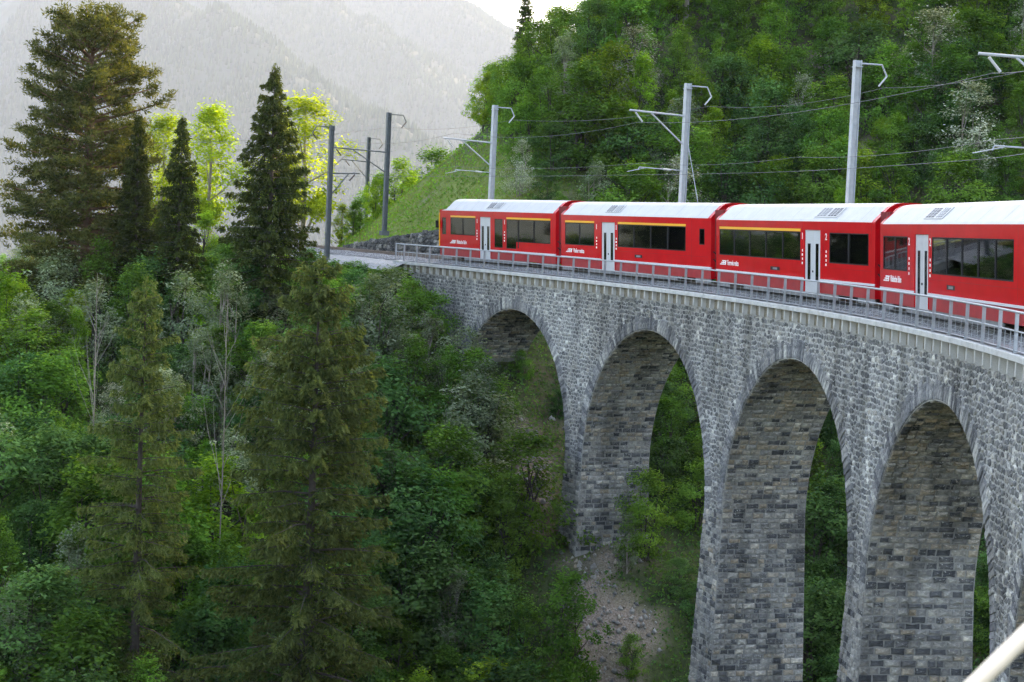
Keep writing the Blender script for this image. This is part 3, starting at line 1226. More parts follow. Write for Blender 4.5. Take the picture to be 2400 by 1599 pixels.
def carriage(k, spec):
    s_a = S_FRONT if k == 0 else S_FRONT - LEN1 - (k - 1) * LEN
    s_b = S_FRONT - LEN1 - k * LEN
    A, B = trk(s_a, 0, 0), trk(s_b, 0, 0)
    Lc = np.linalg.norm((A - B)[:2])
    head = math.atan2((A - B)[1], (A - B)[0])
    root = empty('railway_carriage')
    root.matrix_world = Matrix.Translation(Vector((A + B) / 2)) @ Matrix.Rotation(head, 4, 'Z') @ Matrix.Rotation(-CANT, 4, 'X')
    tag(root, spec['label'], 'carriage', 'carriages of the red train')
    X = lambda t: Lc / 2 - t
    t0, t1 = spec['t0'], spec['t1']
    xf, xr = X(t0), X(t1)
    wins = spec['win']
    dt0, dt1 = spec['door']
    # body shell
    holes = []
    for w in wins:
        holes.append((X(w[1]), X(w[0]), w[2], w[3]))
        if len(w) > 5 and w[5]:
            holes.append((X(w[5][1]), X(w[5][0]), w[5][2], w[2] + 1e-4))
    dh = (X(dt1), X(dt0), 0.25, 2.70)
    body = MB()
    wall_grid(body, xr, xf, 0.79, 3.01, HB, holes + [dh])
    wall_grid(body, xr, xf, 0.79, 3.01, -HB, holes)
    # rounded cant rail
    for sd in (1, -1):
        body.box((xr, min(sd * 1.30, sd * 1.341), 2.985), (xf, max(sd * 1.30, sd * 1.341), 3.035))
    # ends
    for xe, s_ in ((xf, 1), (xr, -1)):
        if k == 0 and s_ > 0:
            continue
        pr = [(-HB, 0.25), (HB, 0.25), (HB, 3.01)] + [(y, z) for y, z in ROOFP[1:-1]] + [(-HB, 3.01)]
        body.add([(xe, y, z) for y, z in pr], [tuple(range(len(pr)))])
    # door reveal
    body.box((dh[0] - 0.02, HB - 0.10, 0.25), (dh[0], HB - 0.002, 2.72))
    body.box((dh[1], HB - 0.10, 0.25), (dh[1] + 0.02, HB - 0.002, 2.72))
    body.box((dh[0], HB - 0.10, 2.70), (dh[1], HB - 0.002, 2.72))
    body.build('body', M['red'], root)
    low = MB()
    for sd in (1, -1):
        ys = sd * (HB - 0.03)
        for xa, xb in ([(xr, dh[0]), (dh[1], xf)] if sd > 0 else [(xr, xf)]):
            low.add([(xa, ys, 0.24), (xb, ys, 0.24), (xb, ys, 0.73), (xa, ys, 0.73)][::(1 if sd < 0 else -1)], [(0, 1, 2, 3)])
    low.build('lower_panel', M['redlow'], root)
    st = MB()
    for xa, xb in ((xr, dh[0] - 0.02), (dh[1] + 0.02, xf)):
        st.box((xa, HB - 0.06, 0.715), (xb, HB + 0.012, 0.795))
    st.build('side_stripe', M['stripe'], root)
    sm = MB()
    for t_ in spec['seams']:
        sm.box((X(t_) - 0.006, HB + 0.0005, 0.80), (X(t_) + 0.006, HB + 0.002, 2.98))
    sm.box((xr + 0.3, HB + 0.0005, 1.245), (X(dt1) - 0.05, HB + 0.002, 1.253))
    so_ = sm.build('panel_seams', M['redseam'], root)
    so_['kind'] = 'stuff'
    gs = MB()
    wb = [t0 + 2.6, t1 - 2.6]
    segs = [(t0 + 0.1, wb[0] - 0.95), (wb[0] + 0.95, wb[1] - 0.95), (wb[1] + 0.95, t1 - 0.1)]
    for a_, b_ in segs:
        for sd in (1, -1):
            n0, n1 = sorted((sd * (HB - 0.10), sd * (HB - 0.05)))
            gs.box((X(b_), n0, 0.04), (X(a_), n1, 0.26))
    gs.build('underframe_skirt', M['grey'], root)
    # roof
    rf = MB()
    n_in = 0.30
    front_cut = 0.9 if k == 0 else n_in
    roof_strip(rf, xr + n_in, xf - front_cut)
    roof = rf.build('roof', M['white'], root)
    rb_ = MB()
    tq = t0 + 2.2
    while tq < t1 - 1.0:
        V_ = [(X(tq) + dx_, y_ * 1.0015, z_ + 0.004) for dx_ in (-0.018, 0.018) for y_, z_ in ROOFP[2:-2]]
        n__ = len(ROOFP) - 4
        rb_.add(V_, [(i, i + 1, n__ + i + 1, n__ + i) for i in range(n__ - 1)])
        tq += 2.35
    rj = rb_.build('roof_joints', M['roofjoint'], root)
    rj['kind'] = 'stuff'
    if k == 0:
        nose = MB()
        n = len(ROOFP)
        V = [(xf - front_cut, y, z) for y, z in ROOFP] + [(xf - 0.02, y * 0.985, 3.01 + (z - 3.01) * 0.12) for y, z in ROOFP]
        nose.add(V, [(i, i + 1, n + i + 1, n + i) for i in range(n - 1)])
        nose.build('cab_roof', M['white'], root)
        # cab nose: raked windscreen, bumper and the yellow corner strips
        nz = MB()
        pr0 = [(-HB, 0.25), (HB, 0.25), (HB, 1.5), (HB, 2.9), (1.31, 3.09), (-1.31, 3.09), (-HB, 2.9), (-HB, 1.5)]
        pr1 = [(0.42, -1.05, 0.3), (0.42, 1.05, 0.3), (0.40, 1.08, 1.4), (0.10, 1.10, 2.85), (0.02, 1.1, 3.02), (0.02, -1.1, 3.02), (0.10, -1.10, 2.85), (0.40, -1.08, 1.4)]
        V = [(xf, y, z) for y, z in pr0] + [(xf + a_, b_, c_) for a_, b_, c_ in pr1]
        nz.add(V, [(i, (i + 1) % 8, 8 + (i + 1) % 8, 8 + i) for i in range(8)] + [(8, 9, 10, 15), (12, 13, 14, 11)])
        nz.build('cab_nose', M['red'], root)
        ws = MB()
        ws.add([V[10], V[11], V[14], V[15]], [(0, 1, 2, 3)])
        ws.build('windscreen', M['glass'], root)
        for sd in (1, -1):
            ye = MB()
            pts = [(xf + 0.03, sd * (HB - 0.01), 0.8), (xf + 0.03, sd * (HB - 0.01), 2.0), (xf + 0.02, sd * (HB - 0.01), 2.88)]
            ye.tube(pts, 0.055, 6)
            ye.build('yellow_corner_strip', M['yellow'], root)
        mi = MB()
        mi.box((xf + 0.05, HB + 0.05, 1.95), (xf + 0.12, HB + 0.24, 2.4))
        mi.tube([(xf + 0.08, HB, 2.45), (xf + 0.08, HB + 0.14, 2.45), (xf + 0.08, HB + 0.14, 2.3)], 0.015, 5)
        mi.build('mirror', M['seal'], root)
    eb = MB()
    ends = [xr] if k == 0 else [xr, xf - n_in]
    for xe in ends:
        roof_strip(eb, xe, xe + n_in, 0.006, end_a=True, end_b=True)
    eb.build('end_frame', M['red'], root)
    # gangway to the following carriage
    gw = MB()
    gl_ = 2 * (Lc - t1) + 0.02
    nrib = 6
    for i in range(nrib):
        g0 = xr - gl_ * i / nrib
        g1 = xr - gl_ * (i + 0.72) / nrib
        gw.box((g1, -1.13, 0.35), (g0, 1.13, 3.42))
    gw.box((xr - gl_ * 0.98, -1.08, 0.40), (xr - 0.01, 1.08, 3.38))
    gw.build('gangway', M['bellows'], root)
    cb = MB()
    for zc in (1.15, 1.5):
        cb.tube([(xr, 1.2, zc), (xr - gl_ * 0.5, 1.24, zc - 0.12), (xr - gl_, 1.2, zc)], 0.03, 5)
    cb.build('jumper_cable', M['seal'], root)
    # side windows: frame, panes, mullions
    rgw = random.Random(40 + k)
    for w in wins:
        ta, tb, za, zb_, panes = w[:5]
        ext = w[5] if len(w) > 5 else None
        for sd in (1, -1):
            fr = MB()
            xa, xb = X(tb), X(ta)
            y0, y1 = sorted((sd * (HB - 0.07), sd * (HB + 0.006)))
            b = 0.045
            zlo = za
            fr.box((xa, y0, zb_ - b), (xb, y1, zb_))
            fr.box((xa, y0, za + b), (xa + b, y1, zb_ - b))
            if ext:
                xs_ = X(ext[1])
                fr.box((xa, y0, za), (xs_, y1, za + b))
                fr.box((xs_, y0, ext[2] + b), (xs_ + b, y1, za + b))
                fr.box((xs_, y0, ext[2]), (xb, y1, ext[2] + b))
                fr.box((xb - b, y0, ext[2] + b), (xb, y1, zb_ - b))
            else:
                fr.box((xa, y0, za), (xb, y1, za + b))
                fr.box((xb - b, y0, za + b), (xb, y1, zb_ - b))
            ed = [X(ta + (tb - ta) * i / panes) for i in range(panes + 1)] if not isinstance(panes, list) else [X(t) for t in panes]
            for i, xm in enumerate(ed[1:-1]):
                fr.box((xm - 0.075, y0, (za if not (ext and i == 0) else ext[2]) + b), (xm + 0.075, y1 - (0.004 if sd > 0 else 0), zb_ - b))
            wf = fr.build('window', M['seal'], root)
            yp = sorted((sd * (HB - 0.022), sd * (HB - 0.012)))
            for i, (xb_, xa_) in enumerate(zip(ed[:-1], ed[1:])):
                pz = ext[2] if (ext and i == 0) else za
                pn = MB()
                pn.box((xa_ + 0.03, yp[0], pz + 0.03), (xb_ - 0.03, yp[1], zb_ - 0.03))
                pn.build('pane', M['glass'], wf)
        if spec['yellow'] and (tb - ta) > 1.5 and not (k == 2 and ta > 12):
            ye = MB()
            ye.box((X(tb), HB - 0.02, zb_ + 0.01), (X(ta), HB + 0.010, zb_ + 0.115))
            ye.build('yellow_stripe', M['yellow'], root)
    # double-leaf door
    dm = (dt0 + dt1) / 2
    for ta, tb in ((dt0 + 0.01, dm - 0.008), (dm + 0.008, dt1 - 0.01)):
        d = MB()
        xa, xb = X(tb), X(ta)
        cw = (xa + xb) / 2
        hole = (cw - 0.15, cw + 0.15, 0.72, 2.16)
        ins = 0.045
        wall_grid(d, xa, xb, 0.22, 2.69, HB - ins, [hole])
        for q in ((xa, xa + 0.012), (xb - 0.012, xb)):
            d.box((q[0], HB - ins - 0.03, 0.22), (q[1], HB - ins - 0.001, 2.69))
        do = d.build('door', M['door'], root)
        dg = MB()
        y0, y1 = HB - ins - 0.02, HB - ins + 0.006
        h0, h1, h2, h3 = hole
        b = 0.04
        dg.box((h0, y0, h2), (h1, y1, h2 + b))
        dg.box((h0, y0, h3 - b), (h1, y1, h3))
        dg.box((h0, y0, h2 + b), (h0 + b, y1, h3 - b))
        dg.box((h1 - b, y0, h2 + b), (h1, y1, h3 - b))
        dg.build('door_window_frame', M['seal'], do)
        pn = MB()
        pn.box((h0 + 0.03, HB - ins - 0.012, h2 + 0.03), (h1 - 0.03, HB - ins - 0.004, h3 - 0.03))
        pn.build('pane', M['glass'], do)
    hb = MB()
    hb.box((X(dm) - 0.035, HB - 0.06, 1.02), (X(dm) - 0.018, HB - 0.02, 1.10))
    hb.box((X(dm) + 0.018, HB - 0.06, 1.02), (X(dm) + 0.035, HB - 0.02, 1.10))
    hb.build('door_button', M['seal'], root)
    stp = MB()
    stp.box((X(dt1) + 0.03, HB - 0.25, 0.05), (X(dt0) - 0.03, HB - 0.02, 0.19))
    stp.build('door_step', M['grey'], root)
    # interior
    it = MB()
    it.box((xr + 0.05, -1.25, 0.55), (xf - 0.05, 1.25, 0.60))
    it.build('interior_floor', M['floor'], root)
    ic = MB()
    ic.box((xr + 0.05, -1.26, 2.78), (xf - 0.05, 1.26, 2.83))
    for tt in ([dt0 - 0.1, dt1 + 0.1]):
        ic.box((X(tt) - 0.02, -1.2, 0.62), (X(tt) + 0.02, -0.35, 2.77))
        ic.box((X(tt) - 0.02, 0.35, 0.62), (X(tt) + 0.02, 1.2, 2.77))
    wall_grid(ic, xr + 0.06, xf - 0.06, 0.62, 2.77, -1.235, holes)
    ic.build('interior_lining', M['interior'], root)
    for w in wins:
        ta, tb = w[0], w[1]
        if tb - ta < 1.5:
            continue
        npair = max(1, int((tb - ta) / 1.9))
        for i in range(npair):
            tc_ = ta + (tb - ta) * (i + 0.5) / npair
            for yy in (0.78, -0.78):
                for dx, fl in ((0.62, 1), (-0.62, -1)):
                    se = MB()
                    x_ = X(tc_) + dx
                    se.box((x_ - 0.07, yy - 0.42, 0.95), (x_ + 0.07, yy + 0.42, 1.75))
                    se.box((x_ - (0.5 if fl > 0 else 0.0), yy - 0.42, 0.92), (x_ + (0.0 if fl > 0 else 0.5), yy + 0.42, 1.05))
                    so = se.build('seat', M['seat'], root)
                    he = MB()
                    for y2 in (-0.21, 0.21):
                        he.box((x_ - 0.085, yy + y2 - 0.13, 1.60), (x_ + 0.085, yy + y2 + 0.13, 1.86))
                    he.build('headrest', M['headrest'], so)
    # bogies
    for tb_ in wb:
        bo = MB()
        bo.box((X(tb_) - 1.25, -0.95, 0.30), (X(tb_) + 1.25, 0.95, 0.50))
        for sd in (1, -1):
            y0, y1 = sorted((sd * 0.78, sd * 0.98))
            bo.box((X(tb_) - 1.3, y0, 0.22), (X(tb_) + 1.3, y1, 0.48))
            bo.tube([(X(tb_) - 0.25, sd * 1.0, 0.5), (X(tb_) - 0.25, sd * 1.0, 0.9)], 0.11, 8)
            bo.tube([(X(tb_) + 0.25, sd * 1.0, 0.5), (X(tb_) + 0.25, sd * 1.0, 0.9)], 0.11, 8)
        bg_ = bo.build('bogie', M['under'], root)
        for dx in (-0.9, 0.9):
            for sd in (1, -1):
                wh = MB()
                y0, y1 = sd * 0.46, sd * 0.60
                wh.tube([(X(tb_) + dx, y0, 0.35), (X(tb_) + dx, y1, 0.35)], 0.342, 18)
                wh.tube([(X(tb_) + dx, y1, 0.35), (X(tb_) + dx, y1 + sd * 0.14, 0.35)], 0.10, 10)
                wh.build('wheel', M['under'], bg_)
    uf = MB()
    uf.box((X(wb[1]) + 1.6, -1.0, 0.22), (X(wb[0]) - 1.6, 1.0, 0.6))
    uf.build('underfloor_equipment', M['under'], root)
    # roof vents: white plinth with two barred grilles on the sloping roof edge
    tv0, tv1 = spec['vent']
    sl = math.atan2(0.48, -0.53)
    yA, zA, yB, zB = 1.16, 3.215, 0.80, 3.545
    ny_, nz_ = 0.671, 0.741
    vt = MB()

    def sq(mb, x0, x1, f0, f1, o0, o1):
        V = []
        for o_ in (o0, o1):
            for x_, f_ in ((x0, f0), (x1, f0), (x1, f1), (x0, f1)):
                V.append((x_, yA + (yB - yA) * f_ + ny_ * o_, zA + (zB - zA) * f_ + nz_ * o_))
        mb.add(V, [(0, 3, 2, 1), (4, 5, 6, 7), (0, 1, 5, 4), (1, 2, 6, 5), (2, 3, 7, 6), (3, 0, 4, 7)])
    sq(vt, X(tv1), X(tv0), -0.06, 1.06, -0.01, 0.035)
    vo_ = vt.build('roof_vent', M['white'], root)
    order = ((0.06, 0.46), (0.56, 0.94)) if k != 3 else ((0.06, 0.5), (0.62, 0.94))
    for gi, (fa, fb) in enumerate(order):
        gr = MB()
        xa, xb = X(tv0 + (tv1 - tv0) * fb), X(tv0 + (tv1 - tv0) * fa)
        sq(gr, xa, xb, 0.04, 0.96, 0.036, 0.039)
        go = gr.build('vent_grille', M['grille'] if gi == (1 if k == 2 else 0) else M['grey'], vo_)
        br = MB()
        for q in range(1, 6):
            f_ = 0.04 + 0.92 * q / 6
            sq(br, xa, xb, f_ - 0.012, f_ + 0.012, 0.0395, 0.05)
        for q in range(1, 3):
            xm = xa + (xb - xa) * q / 3
            sq(br, xm - 0.012, xm + 0.012, 0.04, 0.96, 0.0395, 0.049)
        br.build('grille_bars', M['stripe'], go)
    # side details: small hatch, lettering, emblem, class numerals
    if spec.get('hatch'):
        ha, hb_ = spec['hatch']
        h_ = MB()
        h_.box((X(hb_), HB - 0.02, 0.98), (X(ha), HB + 0.004, 1.13))
        ho = h_.build('side_hatch', M['seal'], root)
        h2_ = MB()
        h2_.box((X((ha + hb_) / 2 + 0.25), HB + 0.002, 1.01), (X((ha + hb_) / 2 - 0.25), HB + 0.007, 1.10))
        h2_.build('hatch_plate', M['grey'], ho)
    tl = spec['logo']
    lg = MB()
    for (xa, xb, za, zb_) in ((0.0, 0.62, 0.0, 0.045), (0.16, 0.70, 0.075, 0.12), (0.28, 0.86, 0.15, 0.20), (0.66, 0.80, 0.0, 0.19), (0.42, 0.50, 0.05, 0.19)):
        lg.add([(X(tl + xa), HB + 0.003, 1.02 + za), (X(tl + xb), HB + 0.003, 1.02 + za), (X(tl + xb + 0.05), HB + 0.003, 1.02 + zb_), (X(tl + xa + 0.05), HB + 0.003, 1.02 + zb_)], [(0, 1, 2, 3)])
    lg.build('emblem', M['print'], root)
    text_obj(spec['name'], 0.32, root, X(tl + 1.02), HB + 0.003, 1.02, M['print'], bold=True, wid=1.45)
    for ch, t_ in spec['num']:
        text_obj(ch, 0.36, root, X(t_ - 0.09), HB + 0.003, 2.33, M['print'], nm='class_numeral', bold=True)
    for t_ in spec['icons']:
        for q in range(4):
            im = MB()
            zz_ = 1.32 + q * 0.17
            im.box((X(t_ + 0.06), HB, zz_), (X(t_ - 0.06 + 0.03 * (q % 2)), HB + 0.003, zz_ + 0.09))
            im.build('pictogram', M['print'], root)
    return root


CARS = [
    dict(label='leading red carriage with driving cab, yellow stripe over windows, farthest from the camera', t0=-0.2, t1=15.56, seams=[1.1, 5.4, 7.45, 9.2, 15.2], door=(5.65, 7.17), vent=(6.3, 8.2), yellow=True,
         win=[(0.2, 0.76, 1.55, 2.6, 1), (1.46, 5.08, 1.56, 2.62, 2), (7.76, 8.84, 0.95, 2.62, 1), (9.36, 14.93, 1.33, 2.62, [9.36, 10.9, 12.9, 14.93], (9.36, 10.64, 0.93))],
         logo=1.35, name='Rhätische Bahn', num=[('1', 5.33), ('1', 9.1)], icons=[5.3, 9.08]),
    dict(label='second red carriage, small narrow window near its rear end, yellow stripe over windows', t0=0.42, t1=18.17, seams=[0.7, 5.5, 7.7, 16.2], door=(5.78, 7.48), vent=(6.0, 7.8), yellow=True,
         win=[(0.98, 4.9, 1.43, 2.62, 2), (7.89, 15.58, 1.46, 2.62, 4), (17.0, 17.52, 1.8, 2.55, 1)], hatch=(9.9, 10.8),
         logo=1.1, name='Viafier retica', num=[('1', 5.2), ('1', 7.68)], icons=[5.2, 7.68]),
    dict(label='third red carriage with five-pane yellow-striped window ahead of its door', t0=0.42, t1=18.16, seams=[0.7, 11.0, 13.2, 17.8], door=(11.22, 12.9), vent=(12.0, 14.2), yellow=True,
         win=[(0.88, 10.81, 1.46, 2.62, 5), (13.84, 17.57, 1.44, 2.62, 2)], hatch=(7.4, 8.5),
         logo=0.95, name='Ferrovia retica', num=[('1', 11.02), ('2', 13.5)], icons=[11.02, 13.5]),
    dict(label='nearest red carriage without yellow stripe, cut off by the right picture edge', t0=0.42, t1=18.16, seams=[0.7, 4.6, 7.05, 16.0], door=(5.09, 6.8), vent=(5.7, 7.9), yellow=False,
         win=[(0.87, 4.18, 1.43, 2.62, 2), (7.27, 15.64, 1.43, 2.62, 5)], hatch=(9.0, 9.9),
         logo=0.9, name='Rhätische Bahn', num=[('2', 4.4), ('2', 7.04)], icons=[4.4, 7.04]),
]
for k, spec in enumerate(CARS):
    carriage(k, spec)
print('train', time.time() - T00)

# ------------------------------------------------------------------ overhead line
ZW = 5.15   # contact wire


def mast(s, n, ztop, zbot, label, dark=False, arm=None, outer=True, arm_z=7.6, reg=True, w=0.15):
    p = trk(s, n, zbot)
    a = float(np.interp(s, TS, TH))
    r = empty('catenary_mast', tuple(p))
    r.rotation_euler = (0, 0, a + PI / 2)
    tag(r, label, 'mast', 'masts of the overhead line')
    mt = M['mastdark'] if dark else M['mastpaint']
    H = ztop - zbot
    mb = MB()
    mb.box((-w, -w, 0), (w, -w + 0.02, H))
    mb.box((-w, w - 0.02, 0), (w, w, H))
    mb.box((-0.012, -w + 0.02, 0), (0.012, w - 0.02, H))
    mb.box((-w * 1.9, -w * 1.9, -0.3), (w * 1.9, w * 1.9, 0.04))
    mb.build('post', mt, r)
    sg = 1 if n < 0 else -1            # direction of the track
    if outer:
        mb = MB()
        mb.box((-0.2, -0.17, H - 0.30), (0.2, 0.17, H - 0.26))
        mb.tube([(0, 0.15 * -sg, H - 0.12), (0, -sg * 1.15, H - 0.12), (0, -sg * 1.42, H - 0.62)], 0.04, 6)
        mb.build('head_arm', mt, r)
        mb = MB()
        mb.tube([(0, -sg * 1.40, H - 0.62), (0, -sg * 1.05, H - 1.05)], 0.04, 8)
        mb.build('insulator', M['insuldark'] if dark else M['insul'], r)
    if arm:
        za = arm_z - zbot
        mb = MB()
        mb.tube([(0, sg * 0.1, za), (0, sg * arm, za + 0.10)], 0.05, 8)
        mb.build('cantilever_arm', mt, r)
        mb = MB()
        mb.tube([(0, sg * 0.1, za - 1.5), (0, sg * arm * 0.62, za + 0.02)], 0.042, 6)
        mb.build('brace', mt, r)
        mb = MB()
        mb.tube([(0, sg * (arm - 0.35), za), (0, sg * (arm - 0.75), za - 0.45)], 0.05, 8)
        mb.build('insulator', M['insuldark'] if dark else M['insul'], r)
    if reg:
        zr = ZW + 0.35 - zbot
        mb = MB()
        mb.tube([(0, sg * 0.1, zr), (0, sg * 2.6, zr + 0.05), (0, sg * 2.66, zr - 0.1)], 0.03, 6)
        mb.tube([(0, sg * 2.2, zr + 0.04), (0, sg * 3.3, zr - 0.22)], 0.018, 5)
        mb.build('registration_arm', mt, r)
        mb = MB()
        mb.tube([(0, sg * 0.75, zr), (0, sg * 1.2, zr + 0.02)], 0.05, 8)
        mb.build('insulator', M['insuldark'] if dark else M['insul'], r)
    return r


mast(83.7, -2.45, 10.05, -0.5, 'grey mast with short head arm rising behind the third carriage', arm=None, reg=False)
mast(101.2, -2.45, 10.05, -0.5, 'grey mast with cantilever arm and stay behind the second carriage roof', arm=3.3, arm_z=8.35)
mast(124.9, -2.45, 9.8, -0.5, 'grey mast with cantilever arm behind the leading carriage, against the grass bank', arm=3.6, arm_z=7.4)
mast(63.0, -2.45, 10.0, -0.5, 'mast beyond the right picture edge whose cantilever arm reaches into the upper right corner', arm=3.3, arm_z=8.35)
_g5 = trk(144.2, -3.6, 0)
mast(144.2, -3.6, 10.0, 1.3, 'tall dark mast standing on the grass bank left of the train', dark=True, arm=4.4, arm_z=7.1, reg=False)
mast(138.9, 3.0, 8.5, -0.75, 'tall dark mast beside the tall spruce at the end of the track', dark=True, arm=2.2, arm_z=5.2, reg=False)
mast(179.0, -17.0, 9.7, 1.0, 'small distant dark mast seen between the two tall dark masts', dark=True, arm=2.6, arm_z=7.4, reg=False)
# stay of the second mast
mb = MB()
mb.tube([tuple(trk(101.0, -2.45, 7.2)), tuple(trk(97.6, -2.5, -0.3))], 0.02, 5)
tag(mb.build('stay_wire', M['galv']), 'thin guy wire slanting down from the mast behind the second carriage', 'wire')


def wire(pts, label, r=0.014):
    mb = MB()
    P_ = []
    for (a_, b_) in zip(pts[:-1], pts[1:]):
        A, B, sag = np.array(a_[:3]), np.array(b_[:3]), a_[3] if len(a_) > 3 else 0.3
        for t in np.linspace(0, 1, 13)[:-1]:
            q = A + (B - A) * t
            q[2] -= sag * 4 * t * (1 - t)
            P_.append(trk(*q))
    P_.append(trk(*pts[-1][:3]))
    mb.tube(np.array(P_), r, 4)
    o = mb.build('overhead_wire', M['wire'])
    tag(o, label, 'wire', 'wires of the overhead line')


# straight spans between supports (given as s, n, z, sag)
def chord(sv, n, z, sag):
    """supports; the span runs straight, not along the curve"""
    out = []
    for s in sv:
        out.append(trk(s, n, z))
    return out


def wire_w(sup, sag, label, r=0.014):
    P_ = []
    for A, B in zip(sup[:-1], sup[1:]):
        for t in np.linspace(0, 1, 15)[:-1]:
            q = A + (B - A) * t
            P_.append(q - np.array([0, 0, sag * 4 * t * (1 - t)]))
    P_.append(sup[-1])
    mb = MB()
    mb.tube(np.array(P_), r, 4)
    tag(mb.build('overhead_wire', M['wire']), label, 'wire', 'wires of the overhead line')


SUP = [40, 63.0, 83.7, 101.2, 124.9, 144.2, 186.0]
wire_w([trk(s, -3.75, 8.95) for s in SUP], 0.35, 'topmost feeder wire hanging from the mast head arms on the hill side', 0.010)
wire_w([trk(s, 0.35, 7.85) for s in (40, 63.0, 101.2, 124.9, 144.2, 186)], 0.5, 'second overhead wire hung from the ends of the long cantilever arms', 0.010)
wire_w([trk(s, 0.1, 5.75) for s in SUP], 0.2, 'messenger wire just above the contact wire over the track', 0.008)
wire_w([trk(s, 0.0 + 0.15 * (i % 2), ZW) for i, s in enumerate(SUP)], 0.03, 'lowest contact wire over the carriage roofs', 0.009)
wire_w([trk(138.9, 2.6, 7.0), trk(144.2, -0.8, 6.9)], 0.1, 'short wire strung between the two tall dark masts', 0.02)
wire_w([trk(138.9, 3.0, 7.9), trk(170, 10, 7.5)], 0.3, 'wire running left from the dark mast behind the tall spruce', 0.016)
print('line', time.time() - T00)

# ------------------------------------------------------------------ vegetation builders
def kites(C, size, rg, nrm=None, nb=0.0, asp=0.55, axis=None, ab=0.0):
    """one leaf-shaped face per point; nrm/nb bias the normal, axis/ab bias the long axis"""
    n = len(C)
    r = rg.normal(size=(n, 3))
    nn_ = r / np.linalg.norm(r, axis=1)[:, None]
    if nrm is not None:
        nn_ = nn_ + nb * nrm
        nn_ /= np.linalg.norm(nn_, axis=1)[:, None] + 1e-9
    t = rg.normal(size=(n, 3))
    if axis is not None:
        t = t / np.linalg.norm(t, axis=1)[:, None] + ab * axis
    t -= (t * nn_).sum(1)[:, None] * nn_
    t /= np.linalg.norm(t, axis=1)[:, None] + 1e-9
    b = np.cross(nn_, t)
    s_ = np.broadcast_to(size, (n,))[:, None]
    V = np.stack([C - t * s_ * 0.5, C + b * s_ * asp * 0.5 + t * s_ * 0.05, C + t * s_ * 0.5, C - b * s_ * asp * 0.5 + t * s_ * 0.05], 1)
    return V.reshape(-1, 3)


def quadF(n):
    return np.arange(n * 4).reshape(n, 4)


PROTO = {}


def broadleaf(name, seed, h, rad, n_cl, n_lf, leaf, base_f, lm, flow=0.0, stems=1, bark='bark', shape=1.0):
    """a crown of leaf clumps on limbs; returns (crown mesh, trunk mesh)"""
    rg = np.random.default_rng(seed)
    cl = []
    ph0, ph1 = rg.uniform(0, 6.28, 2)
    while len(cl) < n_cl:
        f = rg.random()
        z = base_f + (1 - base_f) * f
        prof = math.sin(PI * (0.12 + 0.84 * f) ** (0.75 * shape)) ** 0.7
        a = rg.uniform(0, 2 * PI)
        lob = 0.72 + 0.22 * math.sin(a * 2 + ph0 + f * 3) + 0.22 * math.sin(a * 3 + ph1 - f * 5)
        rr_ = rad * prof * lob * (0.25 + 0.8 * math.sqrt(rg.random()))
        cl.append((rr_ * math.cos(a), rr_ * math.sin(a), z * h * (1 - 0.04 * rg.random())))
    cl = np.array(cl)
    crr = rad * rg.uniform(0.11, 0.27, n_cl)
    C, NR_, T_ = [], [], []
    for c, r in zip(cl, crr):
        k = max(8, int(n_lf * (r / (0.2 * rad)) ** 2))
        d = rg.normal(size=(k, 3))
        d /= np.linalg.norm(d, axis=1)[:, None]
        rr_ = r * (0.30 + 0.72 * rg.random(k) ** 0.6)
        p = c + d * rr_[:, None] * np.array([1, 1, 0.75])
        # some loose shoots stand out of the clump
        sh = rg.random(k) < 0.12
        p[sh] += d[sh] * r * 0.5 + np.array([0, 0, 0.25 * r])
        C.append(p)
        o = p - np.array([0, 0, 0.4 * h])
        NR_.append(o / (np.linalg.norm(o, axis=1)[:, None] + 1e-6) * 0.6 + np.array([0, 0, 0.8]))
        tt = np.clip(rg.normal(0.4, 0.24) + rg.normal(0, 0.16, k), 0, 0.82)
        if flow:
            fl = rg.random(k) < flow * rg.uniform(0.2, 1.6)
            tt = np.where(fl, rg.uniform(0.85, 1, k), tt)
        T_.append(tt)
    C, NR_, T_ = np.concatenate(C), np.concatenate(NR_), np.concatenate(T_)
    V = kites(C, leaf * rg.uniform(0.65, 1.25, len(C)), rg, NR_, 1.3)
    cm = mesh_obj(name + '_crown', V, quadF(len(C)), lm, tint=np.repeat(T_, 4))
    mb = MB()
    for k in range(stems):
        a = rg.uniform(0, 6.28)
        sp = 0.0 if stems == 1 else rad * rg.uniform(0.15, 0.45)
        top = np.array([math.cos(a) * sp, math.sin(a) * sp, h * rg.uniform(0.62, 0.85)])
        b0 = np.array([math.cos(a) * sp * 0.25, math.sin(a) * sp * 0.25, -0.4])
        mid = (b0 + top) / 2 + rg.normal(0, 0.05 * h * 0.3, 3)
        r0 = 0.012 * h + 0.03
        path = np.array([b0, b0 * 0.6 + mid * 0.4, mid, mid * 0.4 + top * 0.6, top])
        mb.tube(path, np.array([1.25, 0.95, 0.75, 0.5, 0.15]) * r0 / (1 if stems == 1 else 1.6), 6)
        for q in rg.choice(n_cl, size=min(n_cl, max(5, 16 // stems)), replace=False):
            tgt = cl[q]
            f = np.clip((tgt[2] / h - 0.18) / 0.7, 0.08, 0.9)
            st = path[0] + (path[-1] - path[0]) * f * 0.85
            md = (st + tgt) / 2 - np.array([0, 0, 0.08 * h * 0.3])
            mb.tube([st, md, tgt], np.array([0.38, 0.24, 0.06]) * r0, 4)
    tm = mb.build(name + '_trunk', M[bark], smooth=True)
    PROTO[name] = (cm.data, tm.data, h, rad)
    bpy.data.objects.remove(cm)
    bpy.data.objects.remove(tm)


